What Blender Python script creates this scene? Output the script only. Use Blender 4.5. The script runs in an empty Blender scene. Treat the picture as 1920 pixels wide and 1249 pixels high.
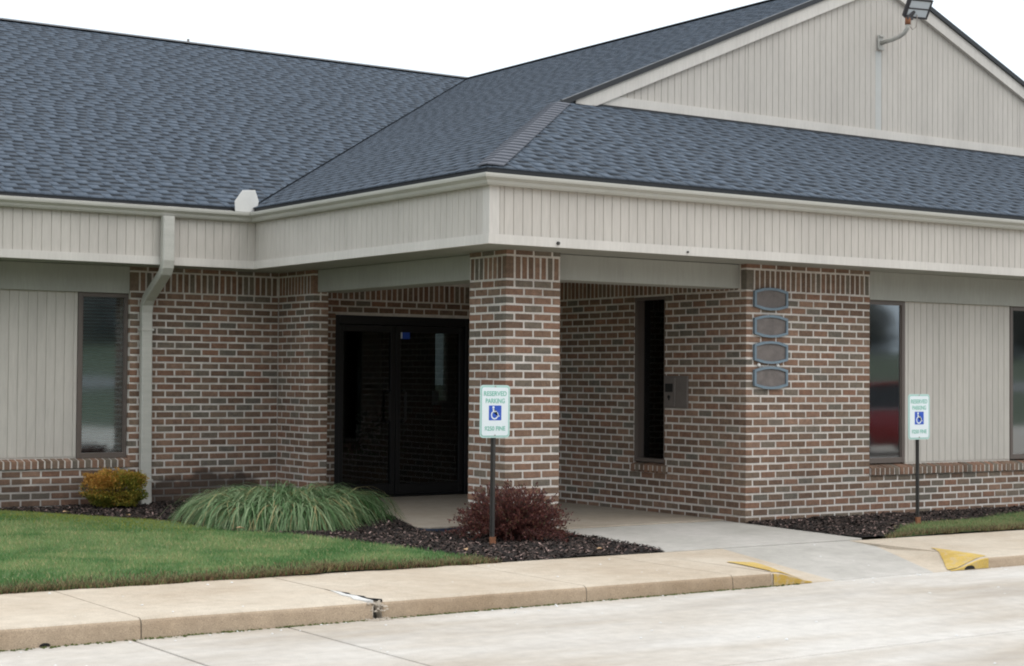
import bpy, bmesh, math, random
import numpy as np
from mathutils import Matrix, Vector
random.seed(7)
rng = np.random.default_rng(7)
scene = bpy.context.scene
COL = scene.collection

# ------------------------------------------------------------------ camera, sky, sun, exposure
cam_data = bpy.data.cameras.new('camera')
cam = bpy.data.objects.new('camera', cam_data)
COL.objects.link(cam)
YAW, PITCH, ROLL = 0.6037, 0.0267, 0.0075
fw = Vector((math.sin(YAW) * math.cos(PITCH), math.cos(YAW) * math.cos(PITCH), math.sin(PITCH)))
r0 = Vector((math.cos(YAW), -math.sin(YAW), 0))
u0 = r0.cross(fw)
rr = r0 * math.cos(ROLL) + u0 * math.sin(ROLL)
uu = u0 * math.cos(ROLL) - r0 * math.sin(ROLL)
m = Matrix((rr, uu, -fw)).transposed().to_4x4()
m.translation = Vector((-8.451, -12.35, 1.39))
cam.matrix_world = m
cam_data.sensor_width = 36.0
cam_data.lens = 3197.2 / 1920 * 36.0
cam_data.clip_start = 0.1
cam_data.clip_end = 1000
scene.camera = cam

world = bpy.data.worlds.new('World')
scene.world = world
world.use_nodes = True
wn = world.node_tree.nodes
wl = world.node_tree.links
wn.clear()
w_out = wn.new('ShaderNodeOutputWorld')
w_bg = wn.new('ShaderNodeBackground')
w_sky = wn.new('ShaderNodeTexSky')
w_sky.sky_type = 'NISHITA'
w_sky.sun_disc = False
w_sky.sun_elevation = math.radians(48)
w_sky.sun_rotation = math.radians(152)
w_sky.air_density = 1.0
w_sky.dust_density = 4.0
w_mix = wn.new('ShaderNodeMix')           # a closed, pale cloud layer over the clear sky, brighter towards the zenith
w_mix.data_type = 'RGBA'
w_mix.inputs[0].default_value = 0.9
w_tc = wn.new('ShaderNodeTexCoord')
w_sep = wn.new('ShaderNodeSeparateXYZ')
wl.new(w_tc.outputs['Generated'], w_sep.inputs[0])
w_ramp = wn.new('ShaderNodeValToRGB')
w_ramp.color_ramp.elements[0].position = 0.0
w_ramp.color_ramp.elements[0].color = (0.485, 0.56, 0.63, 1)
w_ramp.color_ramp.elements[1].position = 1.0
w_ramp.color_ramp.elements[1].color = (1.06, 1.08, 1.10, 1)
wl.new(w_sep.outputs[2], w_ramp.inputs[0])
w_mul = wn.new('ShaderNodeMix'); w_mul.data_type = 'RGBA'; w_mul.blend_type = 'MULTIPLY'
w_mul.inputs[0].default_value = 1.0
w_mul.inputs[7].default_value = (16.0, 16.0, 16.0, 1)
wl.new(w_ramp.outputs[0], w_mul.inputs[6])
wl.new(w_sky.outputs[0], w_mix.inputs[6])
wl.new(w_mul.outputs[2], w_mix.inputs[7])
wl.new(w_mix.outputs[2], w_bg.inputs[0])
w_bg.inputs[1].default_value = 0.1
wl.new(w_bg.outputs[0], w_out.inputs[0])

sun_d = bpy.data.lights.new('sun', 'SUN')
sun_d.energy = 0.5
sun_d.angle = math.radians(40)
sun_d.color = (1.0, 0.96, 0.9)
sun = bpy.data.objects.new('sun', sun_d)
COL.objects.link(sun)
az = math.radians(152)                     # compass of the veiled sun: behind the camera, to the right
el = math.radians(48)
sdir = Vector((math.sin(az) * math.cos(el), math.cos(az) * math.cos(el), math.sin(el)))
sun.rotation_euler = sdir.to_track_quat('Z', 'Y').to_euler()
sun.location = sdir * 40

scene.view_settings.view_transform = 'Standard'
scene.view_settings.look = 'None'
scene.view_settings.exposure = 0.36
scene.view_settings.gamma = 1.0
scene.view_settings.use_curve_mapping = False
scene.render.engine = 'CYCLES'
scene.cycles.use_denoising = True
scene.cycles.max_bounces = 8
scene.cycles.transparent_max_bounces = 12
scene.cycles.filter_width = 2.0

# ------------------------------------------------------------------ helpers
def lin(r, g, b):
    def f(c):
        c /= 255.0
        return c / 12.92 if c <= 0.04045 else ((c + 0.055) / 1.055) ** 2.4
    return (f(r), f(g), f(b), 1.0)

def mesh(name, verts, faces, smooth=False):
    me = bpy.data.meshes.new(name)
    me.from_pydata([tuple(v) for v in verts], [], faces)
    me.update()
    if smooth:
        me.polygons.foreach_set('use_smooth', [True] * len(me.polygons))
    return me

def link(name, me, mat=None, parent=None, loc=None, rotz=None):
    o = bpy.data.objects.new(name, me)
    COL.objects.link(o)
    if mat is not None and me is not None and len(me.materials) == 0:
        me.materials.append(mat)
    if parent is not None:
        o.parent = parent
    if loc is not None:
        o.location = loc
    if rotz is not None:
        o.rotation_euler = (0, 0, rotz)
    return o

def empty(name, loc=(0, 0, 0), rotz=0.0):
    o = bpy.data.objects.new(name, None)
    COL.objects.link(o)
    o.location = loc
    o.rotation_euler = (0, 0, rotz)
    return o

def tag(o, label=None, cat=None, group=None, kind=None):
    if label: o['label'] = label
    if cat: o['category'] = cat
    if group: o['group'] = group
    if kind: o['kind'] = kind
    return o

class MB:
    """collects simple solids into one mesh"""
    def __init__(self):
        self.v, self.f, self.mi = [], [], []
    def poly(self, pts, mi=0):
        n = len(self.v)
        self.v += [tuple(p) for p in pts]
        self.f.append(tuple(range(n, n + len(pts))))
        self.mi.append(mi)
        return self
    def box(self, x0, x1, y0, y1, z0, z1):
        n = len(self.v)
        self.v += [(x0, y0, z0), (x1, y0, z0), (x1, y1, z0), (x0, y1, z0), (x0, y0, z1), (x1, y0, z1), (x1, y1, z1), (x0, y1, z1)]
        for q in ((0, 3, 2, 1), (4, 5, 6, 7), (0, 1, 5, 4), (1, 2, 6, 5), (2, 3, 7, 6), (3, 0, 4, 7)):
            self.f.append(tuple(n + i for i in q)); self.mi.append(0)
        return self
    def prism(self, pts, d):
        """closed polygon pts (3D) extruded by vector d"""
        n = len(self.v); k = len(pts)
        d = Vector(d)
        self.v += [tuple(p) for p in pts] + [tuple(Vector(p) + d) for p in pts]
        self.f.append(tuple(n + i for i in reversed(range(k)))); self.mi.append(0)
        self.f.append(tuple(n + k + i for i in range(k))); self.mi.append(0)
        for i in range(k):
            j = (i + 1) % k
            self.f.append((n + i, n + j, n + k + j, n + k + i)); self.mi.append(0)
        return self
    def tube(self, pts, r, seg=8, caps=True):
        pts = [Vector(p) for p in pts]
        rs = r if isinstance(r, (list, tuple)) else [r] * len(pts)
        n0 = len(self.v)
        prev = None
        for i, p in enumerate(pts):
            a = pts[max(i - 1, 0)]; b = pts[min(i + 1, len(pts) - 1)]
            t = (b - a).normalized()
            if prev is None:
                ref = Vector((0, 0, 1)) if abs(t.z) < 0.9 else Vector((1, 0, 0))
                s = t.cross(ref).normalized()
            else:
                s = (prev - t * prev.dot(t)).normalized()
            prev = s
            q = t.cross(s)
            for k in range(seg):
                an = 2 * math.pi * k / seg
                self.v.append(tuple(p + (s * math.cos(an) + q * math.sin(an)) * rs[i]))
        for i in range(len(pts) - 1):
            for k in range(seg):
                a = n0 + i * seg + k; b = n0 + i * seg + (k + 1) % seg
                self.f.append((a, b, b + seg, a + seg)); self.mi.append(0)
        if caps:
            self.f.append(tuple(n0 + k for k in reversed(range(seg)))); self.mi.append(0)
            e = n0 + (len(pts) - 1) * seg
            self.f.append(tuple(e + k for k in range(seg))); self.mi.append(0)
        return self
    def build(self, name, mat, parent=None, bevel=0.0, smooth=False, seg=1):
        me = mesh(name, self.v, self.f, smooth)
        bm = bmesh.new(); bm.from_mesh(me)
        bmesh.ops.recalc_face_normals(bm, faces=bm.faces)
        if bevel > 0:
            bmesh.ops.bevel(bm, geom=list(bm.edges), offset=bevel, segments=seg, affect='EDGES', clamp_overlap=True)
        bm.to_mesh(me); bm.free()
        if isinstance(mat, (list, tuple)):
            for mm in mat: me.materials.append(mm)
            if bevel == 0:
                me.polygons.foreach_set('material_index', self.mi)
        else:
            me.materials.append(mat)
        return link(name, me, None, parent)

def box(name, x0, x1, y0, y1, z0, z1, mat, parent=None, bevel=0.0):
    return MB().box(x0, x1, y0, y1, z0, z1).build(name, mat, parent, bevel)

def fast_mesh(name, V, F, mat, parent=None, colors=None, smooth=False):
    """V (n,3) array, F (m,k) int array of equal-size faces, colors (m,3) per face"""
    me = bpy.data.meshes.new(name)
    V = np.asarray(V, np.float32); F = np.asarray(F, np.int32)
    k = F.shape[1]
    me.vertices.add(len(V)); me.vertices.foreach_set('co', V.ravel())
    me.loops.add(F.size); me.loops.foreach_set('vertex_index', F.ravel())
    me.polygons.add(len(F))
    me.polygons.foreach_set('loop_start', np.arange(0, F.size, k, dtype=np.int32))
    me.polygons.foreach_set('loop_total', np.full(len(F), k, np.int32))
    me.update(calc_edges=True)
    if smooth:
        me.polygons.foreach_set('use_smooth', np.ones(len(F), bool))
    if colors is not None:
        at = me.attributes.new('tint', 'FLOAT_COLOR', 'CORNER')
        c = np.ones((F.size, 4), np.float32)
        c[:, :3] = np.repeat(np.asarray(colors, np.float32), k, axis=0)
        at.data.foreach_set('color', c.ravel())
    me.materials.append(mat)
    return link(name, me, None, parent)

# ------------------------------------------------------------------ materials
def new_mat(name):
    mt = bpy.data.materials.new(name)
    mt.use_nodes = True
    nt = mt.node_tree
    return mt, nt, nt.nodes['Principled BSDF']

def noise(nt, scale, detail=3.0, rough=0.55, vec=None, stretch=None):
    g = nt.nodes.new('ShaderNodeNewGeometry')
    n = nt.nodes.new('ShaderNodeTexNoise')
    n.inputs['Scale'].default_value = scale
    n.inputs['Detail'].default_value = detail
    n.inputs['Roughness'].default_value = rough
    src = g.outputs['Position']
    if stretch:
        mp = nt.nodes.new('ShaderNodeMapping')
        mp.inputs['Scale'].default_value = stretch
        nt.links.new(src, mp.inputs[0]); src = mp.outputs[0]
    nt.links.new(src, n.inputs['Vector'])
    return n.outputs['Fac']

def ramp(nt, fac, stops, interp='LINEAR'):
    r = nt.nodes.new('ShaderNodeValToRGB')
    r.color_ramp.interpolation = interp
    els = r.color_ramp.elements
    while len(els) < len(stops): els.new(0.5)
    for e, (p, c) in zip(els, stops):
        e.position = p; e.color = c if len(c) == 4 else (*c, 1)
    nt.links.new(fac, r.inputs[0])
    return r.outputs[0]

def mixc(nt, fac, a, b, mode='MIX'):
    mx = nt.nodes.new('ShaderNodeMix')
    mx.data_type = 'RGBA'; mx.blend_type = mode
    for sock, val in ((mx.inputs[0], fac), (mx.inputs[6], a), (mx.inputs[7], b)):
        if hasattr(val, 'links') or hasattr(val, 'node'):
            nt.links.new(val, sock)
        else:
            sock.default_value = val
    return mx.outputs[2]

def math_n(nt, op, a, b=None, clamp=False):
    n = nt.nodes.new('ShaderNodeMath'); n.operation = op; n.use_clamp = clamp
    for s, v in ((n.inputs[0], a), (n.inputs[1], b)):
        if v is None: continue
        if hasattr(v, 'node'): nt.links.new(v, s)
        else: s.default_value = v
    return n.outputs[0]

def bump(nt, bsdf, fac, strength, dist=0.01):
    b = nt.nodes.new('ShaderNodeBump')
    b.inputs['Strength'].default_value = strength
    b.inputs['Distance'].default_value = dist
    nt.links.new(fac, b.inputs['Height'])
    nt.links.new(b.outputs[0], bsdf.inputs['Normal'])

def plain(name, col, rough=0.6, var=0.12, scale=6.0, metal=0.0, bmp=0.0, spec=0.5, stretch=None, fine=60.0):
    mt, nt, b = new_mat(name)
    n1 = noise(nt, scale, 4, 0.6, stretch=stretch)
    n2 = noise(nt, fine, 2, 0.5)
    s = math_n(nt, 'ADD', math_n(nt, 'MULTIPLY', n1, 0.7), math_n(nt, 'MULTIPLY', n2, 0.3))
    lo = tuple(c * (1 - var) for c in col[:3]); hi = tuple(min(1, c * (1 + var)) for c in col[:3])
    nt.links.new(ramp(nt, s, [(0.3, lo), (0.7, hi)]), b.inputs['Base Color'])
    b.inputs['Roughness'].default_value = rough
    b.inputs['Metallic'].default_value = metal
    b.inputs['Specular IOR Level'].default_value = spec
    if bmp: bump(nt, b, n2, bmp, 0.004)
    return mt

def tinted(name, rough=0.7, var=0.15, spec=0.3, translucent=0.0, scale=30.0):
    mt, nt, b = new_mat(name)
    a = nt.nodes.new('ShaderNodeAttribute'); a.attribute_name = 'tint'
    n1 = noise(nt, scale, 3)
    g = ramp(nt, n1, [(0.3, (1 - var,) * 3), (0.7, (1 + var,) * 3)])
    nt.links.new(mixc(nt, 1.0, a.outputs['Color'], g, 'MULTIPLY'), b.inputs['Base Color'])
    b.inputs['Roughness'].default_value = rough
    b.inputs['Specular IOR Level'].default_value = spec
    if translucent:
        tr = nt.nodes.new('ShaderNodeBsdfTranslucent')
        nt.links.new(a.outputs['Color'], tr.inputs[0])
        ms = nt.nodes.new('ShaderNodeMixShader'); ms.inputs[0].default_value = translucent
        nt.links.new(b.outputs[0], ms.inputs[1]); nt.links.new(tr.outputs[0], ms.inputs[2])
        nt.links.new(ms.outputs[0], nt.nodes['Material Output'].inputs[0])
    return mt

def damp_mask(nt):
    """a damp, algae-dark stain with a ragged top edge low on the left wall"""
    g = nt.nodes.new('ShaderNodeNewGeometry')
    sp = nt.nodes.new('ShaderNodeSeparateXYZ'); nt.links.new(g.outputs['Position'], sp.inputs[0])
    x, y, z = sp.outputs
    edge = math_n(nt, 'ADD', math_n(nt, 'MULTIPLY', math_n(nt, 'ABSOLUTE', math_n(nt, 'ADD', x, 0.85)), -0.24), 0.44)
    wob = math_n(nt, 'MULTIPLY', math_n(nt, 'SUBTRACT', noise(nt, 3.5, 3), 0.5), 0.35)
    d = math_n(nt, 'SUBTRACT', math_n(nt, 'ADD', edge, wob), z)
    mk = math_n(nt, 'MULTIPLY', d, 14.0, True)
    d2 = math_n(nt, 'MULTIPLY', math_n(nt, 'SUBTRACT', math_n(nt, 'ADD', 0.40, wob), z), 9.0, True)
    d2 = math_n(nt, 'MULTIPLY', math_n(nt, 'MULTIPLY', d2, math_n(nt, 'LESS_THAN', x, -1.66)), 0.6)
    mk = math_n(nt, 'MAXIMUM', mk, d2)
    inx = math_n(nt, 'LESS_THAN', x, 0.05)
    iny = math_n(nt, 'GREATER_THAN', y, 3.5)
    return math_n(nt, 'MULTIPLY', math_n(nt, 'MULTIPLY', mk, inx), iny)

def brick_material():
    mt, nt, b = new_mat('brick')
    oi = nt.nodes.new('ShaderNodeObjectInfo')
    g = nt.nodes.new('ShaderNodeNewGeometry')
    r = math_n(nt, 'FRACT', math_n(nt, 'ADD', oi.outputs['Random'], math_n(nt, 'MULTIPLY', g.outputs['Random Per Island'], 7.31)))
    base = ramp(nt, r, [(0.0, lin(120, 99, 85)), (0.14, lin(129, 104, 89)), (0.28, lin(114, 97, 84)), (0.40, lin(134, 111, 96)),
                        (0.52, lin(121, 106, 93)), (0.62, lin(108, 90, 78)), (0.72, lin(125, 98, 83)), (0.80, lin(113, 105, 95)),
                        (0.90, lin(106, 101, 93)), (0.96, lin(132, 103, 87))], 'CONSTANT')
    n1 = noise(nt, 22, 4, 0.65)
    n2 = noise(nt, 160, 3, 0.6)
    v = ramp(nt, n1, [(0.3, (0.74, 0.74, 0.76)), (0.7, (1.2, 1.18, 1.16))])
    c = mixc(nt, 1.0, base, v, 'MULTIPLY')
    c = mixc(nt, 1.0, c, (1.02, 0.975, 0.925, 1), 'MULTIPLY')
    v2 = ramp(nt, n2, [(0.35, (0.8,) * 3), (0.65, (1.15,) * 3)])
    c = mixc(nt, 1.0, c, v2, 'MULTIPLY')
    c = mixc(nt, 1.0, c, ramp(nt, noise(nt, 1.3, 4, 0.6), [(0.3, (0.86, 0.86, 0.87)), (0.7, (1.12, 1.11, 1.1))]), 'MULTIPLY')
    sm = ramp(nt, noise(nt, 60, 3, 0.6), [(0.6, (0, 0, 0)), (0.78, (1, 1, 1))])      # lime smears from the pointing
    c = mixc(nt, math_n(nt, 'MULTIPLY', sm, 0.28), c, lin(172, 163, 154))
    c = mixc(nt, math_n(nt, 'MULTIPLY', damp_mask(nt), 0.72), c, lin(52, 47, 43))
    nt.links.new(c, b.inputs['Base Color'])
    b.inputs['Roughness'].default_value = 0.9
    b.inputs['Specular IOR Level'].default_value = 0.25
    bump(nt, b, n2, 0.5, 0.004)
    return mt

def mortar_material():
    mt, nt, b = new_mat('mortar')
    n1 = noise(nt, 14, 4, 0.6); n2 = noise(nt, 120, 3)
    c = ramp(nt, n1, [(0.3, lin(195, 188, 179)), (0.7, lin(217, 209, 202))])
    c = mixc(nt, 1.0, c, ramp(nt, n2, [(0.3, (0.82,) * 3), (0.7, (1.08,) * 3)]), 'MULTIPLY')
    c = mixc(nt, 1.0, c, ramp(nt, noise(nt, 2.1, 5, 0.65), [(0.3, (0.80, 0.79, 0.78)), (0.65, (1.04,) * 3)]), 'MULTIPLY')
    c = mixc(nt, math_n(nt, 'MULTIPLY', damp_mask(nt), 0.85), c, lin(62, 57, 53))
    nt.links.new(c, b.inputs['Base Color'])
    b.inputs['Roughness'].default_value = 0.95
    bump(nt, b, n2, 0.5, 0.004)
    return mt

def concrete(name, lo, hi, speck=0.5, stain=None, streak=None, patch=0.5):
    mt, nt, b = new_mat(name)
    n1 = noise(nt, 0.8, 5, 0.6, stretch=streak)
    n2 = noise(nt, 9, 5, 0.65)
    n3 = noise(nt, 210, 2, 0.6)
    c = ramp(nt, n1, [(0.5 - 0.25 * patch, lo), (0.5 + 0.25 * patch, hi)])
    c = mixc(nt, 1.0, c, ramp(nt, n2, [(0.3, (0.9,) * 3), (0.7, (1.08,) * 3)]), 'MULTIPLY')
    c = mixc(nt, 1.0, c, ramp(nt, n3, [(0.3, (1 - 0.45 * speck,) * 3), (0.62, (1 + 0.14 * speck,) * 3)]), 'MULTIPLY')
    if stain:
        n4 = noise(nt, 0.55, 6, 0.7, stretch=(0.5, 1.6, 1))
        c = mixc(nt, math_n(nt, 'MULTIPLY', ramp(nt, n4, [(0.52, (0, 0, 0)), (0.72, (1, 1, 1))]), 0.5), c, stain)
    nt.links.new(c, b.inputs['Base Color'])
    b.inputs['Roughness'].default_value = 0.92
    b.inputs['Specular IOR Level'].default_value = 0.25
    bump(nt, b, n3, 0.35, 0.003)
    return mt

def glass_material(name, tint, refl=1.0, gain=3.8, rough=0.045):
    mt, nt, b = new_mat(name)
    nt.nodes.remove(b)
    fr = nt.nodes.new('ShaderNodeFresnel'); fr.inputs[0].default_value = 1.62
    tr = nt.nodes.new('ShaderNodeBsdfTransparent'); tr.inputs[0].default_value = tint
    gl = nt.nodes.new('ShaderNodeBsdfGlossy'); gl.inputs['Roughness'].default_value = rough
    gl.inputs[0].default_value = (refl * 0.92, refl * 0.97, refl, 1)
    n = noise(nt, 1.1, 2)
    bp = nt.nodes.new('ShaderNodeBump'); bp.inputs['Strength'].default_value = 0.05; bp.inputs['Distance'].default_value = 0.02
    nt.links.new(n, bp.inputs['Height']); nt.links.new(bp.outputs[0], gl.inputs['Normal'])
    ms = nt.nodes.new('ShaderNodeMixShader')
    nt.links.new(math_n(nt, 'MULTIPLY', fr.outputs[0], gain, True), ms.inputs[0])
    nt.links.new(tr.outputs[0], ms.inputs[1]); nt.links.new(gl.outputs[0], ms.inputs[2])
    nt.links.new(ms.outputs[0], nt.nodes['Material Output'].inputs[0])
    return mt

def siding_material(name, col):
    mt, nt, b = new_mat(name)
    n1 = noise(nt, 2.2, 4, 0.6, stretch=(1, 1, 0.25))
    n2 = noise(nt, 45, 3, 0.6, stretch=(1, 1, 0.12))
    c = ramp(nt, n1, [(0.3, tuple(x * 0.92 for x in col[:3])), (0.7, tuple(x * 1.05 for x in col[:3]))])
    c = mixc(nt, 1.0, c, ramp(nt, n2, [(0.3, (0.94,) * 3), (0.7, (1.05,) * 3)]), 'MULTIPLY')
    dirt = ramp(nt, noise(nt, 7, 6, 0.75), [(0.66, (0, 0, 0)), (0.80, (1, 1, 1))])
    c = mixc(nt, math_n(nt, 'MULTIPLY', dirt, 0.22), c, lin(140, 126, 112))
    nt.links.new(c, b.inputs['Base Color'])
    b.inputs['Roughness'].default_value = 0.65
    b.inputs['Specular IOR Level'].default_value = 0.3
    bump(nt, b, n2, 0.12, 0.003)
    return mt

PAINT = lin(184, 178, 170)
M = {}
M['brick'] = brick_material()
M['mortar'] = mortar_material()
M['siding'] = siding_material('painted_siding', PAINT)
M['trim'] = siding_material('painted_trim', lin(197, 192, 185))
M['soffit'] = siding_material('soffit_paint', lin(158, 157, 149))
M['gutter'] = plain('gutter_paint', lin(176, 174, 166), 0.45, 0.10, 5, stretch=(0.5, 0.5, 4))
M['gutter_guard'] = plain('gutter_guard_paint', lin(190, 186, 178), 0.6, 0.35, 2.2, fine=14)
M['white_plastic'] = plain('white_plastic', lin(210, 208, 204), 0.5, 0.06, 8)
M['black_metal'] = plain('black_drip_edge', lin(24, 26, 30), 0.5, 0.2, 6)
M['shingle'] = tinted('asphalt_shingle', 0.92, 0.22, 0.2, scale=90)
M['deck'] = plain('roof_felt', lin(52, 58, 66), 0.9, 0.2, 5)
M['hip_cap'] = plain('hip_cap_shingle', lin(82, 85, 93), 0.9, 0.16, 9, fine=180, bmp=0.3) #100, 100, 110), 0.9, 0.16, 9, fine=180, bmp=0.3)
M['bronze'] = plain('bronze_frame', lin(92, 82, 76), 0.45, 0.1, 6)
M['dark_alu'] = plain('dark_aluminium', lin(22, 22, 24), 0.4, 0.15, 6, spec=0.4)
M['glass'] = glass_material('window_glass', (0.62, 0.72, 0.74, 1))
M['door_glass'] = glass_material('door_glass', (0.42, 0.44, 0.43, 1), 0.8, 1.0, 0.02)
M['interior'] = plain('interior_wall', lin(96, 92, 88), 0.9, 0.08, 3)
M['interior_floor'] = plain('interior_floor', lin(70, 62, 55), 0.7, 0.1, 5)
M['blind'] = plain('blind_slat', lin(176, 186, 190), 0.5, 0.05, 5)
M['walk'] = concrete('walk_concrete', lin(164, 160, 152), lin(182, 177, 170), 0.4)
M['porch'] = concrete('porch_concrete', lin(158, 146, 131), lin(170, 159, 145), 0.35)
M['tan'] = concrete('tan_concrete', lin(178, 163, 144), lin(194, 182, 165), 0.65)
M['pave'] = concrete('pavement_concrete', lin(172, 162, 149), lin(196, 191, 184), 0.5, stain=lin(150, 145, 140), streak=(0.45, 1.5, 1), patch=0.55)
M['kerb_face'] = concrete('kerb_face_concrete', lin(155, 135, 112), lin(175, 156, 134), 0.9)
M['yellow'] = concrete('yellow_paint', lin(184, 152, 77), lin(198, 170, 96), 0.8)
def wear(mt, col, amount):
    nt = mt.node_tree; b = nt.nodes['Principled BSDF']; src = b.inputs['Base Color'].links[0].from_socket
    f = ramp(nt, noise(nt, 16, 5, .7), [(.50, (0, 0, 0)), (.68, (1, 1, 1))])
    nt.links.new(mixc(nt, math_n(nt, 'MULTIPLY', f, amount), src, col), b.inputs['Base Color'])
wear(M['yellow'], lin(178, 163, 144), .75)
M['soil'] = plain('mulch_soil', lin(48, 41, 37), 0.95, 0.35, 12, bmp=0.8)
M['mulch'] = tinted('bark_mulch', 0.95, 0.25, 0.15)
M['turf'] = plain('turf_soil', lin(81, 100, 57), 0.95, 0.3, 7)
M['grass'] = tinted('grass_blade', 0.6, 0.12, 0.3, 0.3)
M['leaf'] = tinted('shrub_leaf', 0.55, 0.12, 0.35, 0.25)
M['twig'] = plain('twig_bark', lin(74, 54, 46), 0.85, 0.2, 20)
M['blue_edge'] = plain('slab_edge_membrane', lin(44, 54, 72), 0.7, 0.2, 9)
M['sign_white'] = plain('sign_sheeting', lin(215, 223, 226), 0.35, 0.03, 8)
M['sign_green'] = plain('sign_green', lin(112, 176, 158), 0.4, 0.05, 8)
M['sign_edge'] = plain('sign_pale_green', lin(175, 202, 197), 0.4, 0.05, 8)
M['sign_blue'] = plain('sign_blue', lin(36, 78, 176), 0.4, 0.05, 8)
M['post'] = plain('post_paint', lin(48, 45, 42), 0.6, 0.25, 14)
M['rust'] = plain('rust', lin(126, 82, 56), 0.9, 0.35, 22)
M['plaque_frame'] = plain('plaque_frame', lin(112, 128, 139), 0.5, 0.12, 14, metal=0.2)
M['plaque_face'] = plain('plaque_face', lin(104, 96, 92), 0.6, 0.28, 10, fine=30)
M['steel'] = plain('brushed_steel', lin(150, 140, 132), 0.4, 0.12, 9, metal=0.4)
M['lamp_lens'] = plain('lamp_lens', lin(196, 202, 206), 0.2, 0.04, 9, spec=0.7)
M['lamp_body'] = plain('lamp_housing', lin(52, 50, 52), 0.5, 0.12, 9)
M['pipe'] = plain('painted_pipe', lin(167, 165, 158), 0.55, 0.14, 12)
M['salt'] = plain('white_fleck', lin(213, 213, 211), 0.8, 0.05, 9)
M['moss'] = plain('moss', lin(70, 78, 30), 0.95, 0.4, 18)
M['dead_leaf'] = plain('dead_leaf', lin(178, 146, 112), 0.8, 0.2, 20)
M['dark_hole'] = plain('hole_dark', lin(26, 24, 22), 0.95, 0.2, 20)  # darkness inside holes and the crack put into the colour
M['seal'] = plain('joint_sealant', lin(92, 88, 82), 0.9, 0.25, 16)
M['paper'] = plain('paper', lin(205, 214, 224), 0.8, 0.05, 8)
M['red_paper'] = plain('red_paper', lin(150, 44, 36), 0.8, 0.1, 8)
M['car_paint'] = plain('red_car_paint', lin(128, 18, 22), 0.25, 0.06, 3, spec=0.6)
M['chrome'] = plain('chrome', lin(200, 202, 205), 0.2, 0.03, 5, metal=0.9)
M['rubber'] = plain('tyre_rubber', lin(30, 30, 30), 0.85, 0.1, 9)
M['bank'] = plain('bank_grass', lin(72, 82, 62), 0.95, 0.2, 0.6)
M['asphalt'] = plain('asphalt', lin(120, 120, 120), 0.95, 0.12, 3)
M['wood_leaf'] = tinted('woodland_foliage', 0.8, 0.2, 0.2, scale=2)

# ------------------------------------------------------------------ measured sizes (metres)
L, JX, JZ = 0.2032, 0.0185, 0.0185       # brick module, joints
C = 0.0734                                # course height
S = 2.265                                 # joint under the soldier course
HB = L / 2 - JX                           # brick thickness
XB = 2.832                                # entry block corner
XP = 0.045                                # left pier plane
YW, YP, YD = 4.48, 3.68, 4.56             # left wall, pier front, door wall
XF, YF, YLF = -0.53, -0.518, 3.908        # fascia planes
ZB, ZG, ZT = 2.518, 3.012, 3.098          # fascia bottom, gutter bottom, gutter top
PITCHR = 0.4247
SID = 0.0957                              # siding groove pitch

# ================================================================== THE GROUND
ground = MB().poly([(-300, -300, -0.16), (300, -300, -0.16), (300, 300, -0.16), (-300, 300, -0.16)]).build('ground', M['bank'])
tag(ground, 'grass land stretching away around the building', 'ground', kind='structure')

def ztop(x):                              # sidewalk drops a little to the right
    return 0.022 - 0.0035 * (x + 5.5)
def ycurb(x):
    return -3.205 - 0.008 * (x + 1.3)
YBACK = -1.72
ZPAVE = -0.10

# concrete parking lot: separate cast panels with open joints
lot = empty('parking_lot', (0, 0, ZPAVE))
tag(lot, 'pale concrete parking lot in front of the kerb', 'pavement', kind='structure')
box('joint_bed', -40, 40, -26, -3.1, -0.155, ZPAVE - 0.022, M['seal'], lot).location = (0, 0, -ZPAVE)
xs = [-40, -16, -10.9, -7.8, -4.72, -3.75, 4.4, 9.0, 14, 22, 40]
ys = [(-3.19, -5.62), (-5.62, -10.2), (-10.2, -16), (-16, -26)]
for j, (ya, yb) in enumerate(ys):
    for i in range(len(xs) - 1):
        x0, x1 = xs[i], xs[i + 1]
        g = 0.009
        mb = MB()
        top = [(x0 + g, ycurb(x0) + 0.02 if j == 0 else ya - g, 0), (x0 + g, yb + g, 0), (x1 - g, yb + g, 0), (x1 - g, ycurb(x1) + 0.02 if j == 0 else ya - g, 0)]
        mb.prism([(p[0], p[1], -0.05) for p in top], (0, 0, 0.05))
        mb.build('slab', M['pave'], lot, 0.004)

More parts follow.
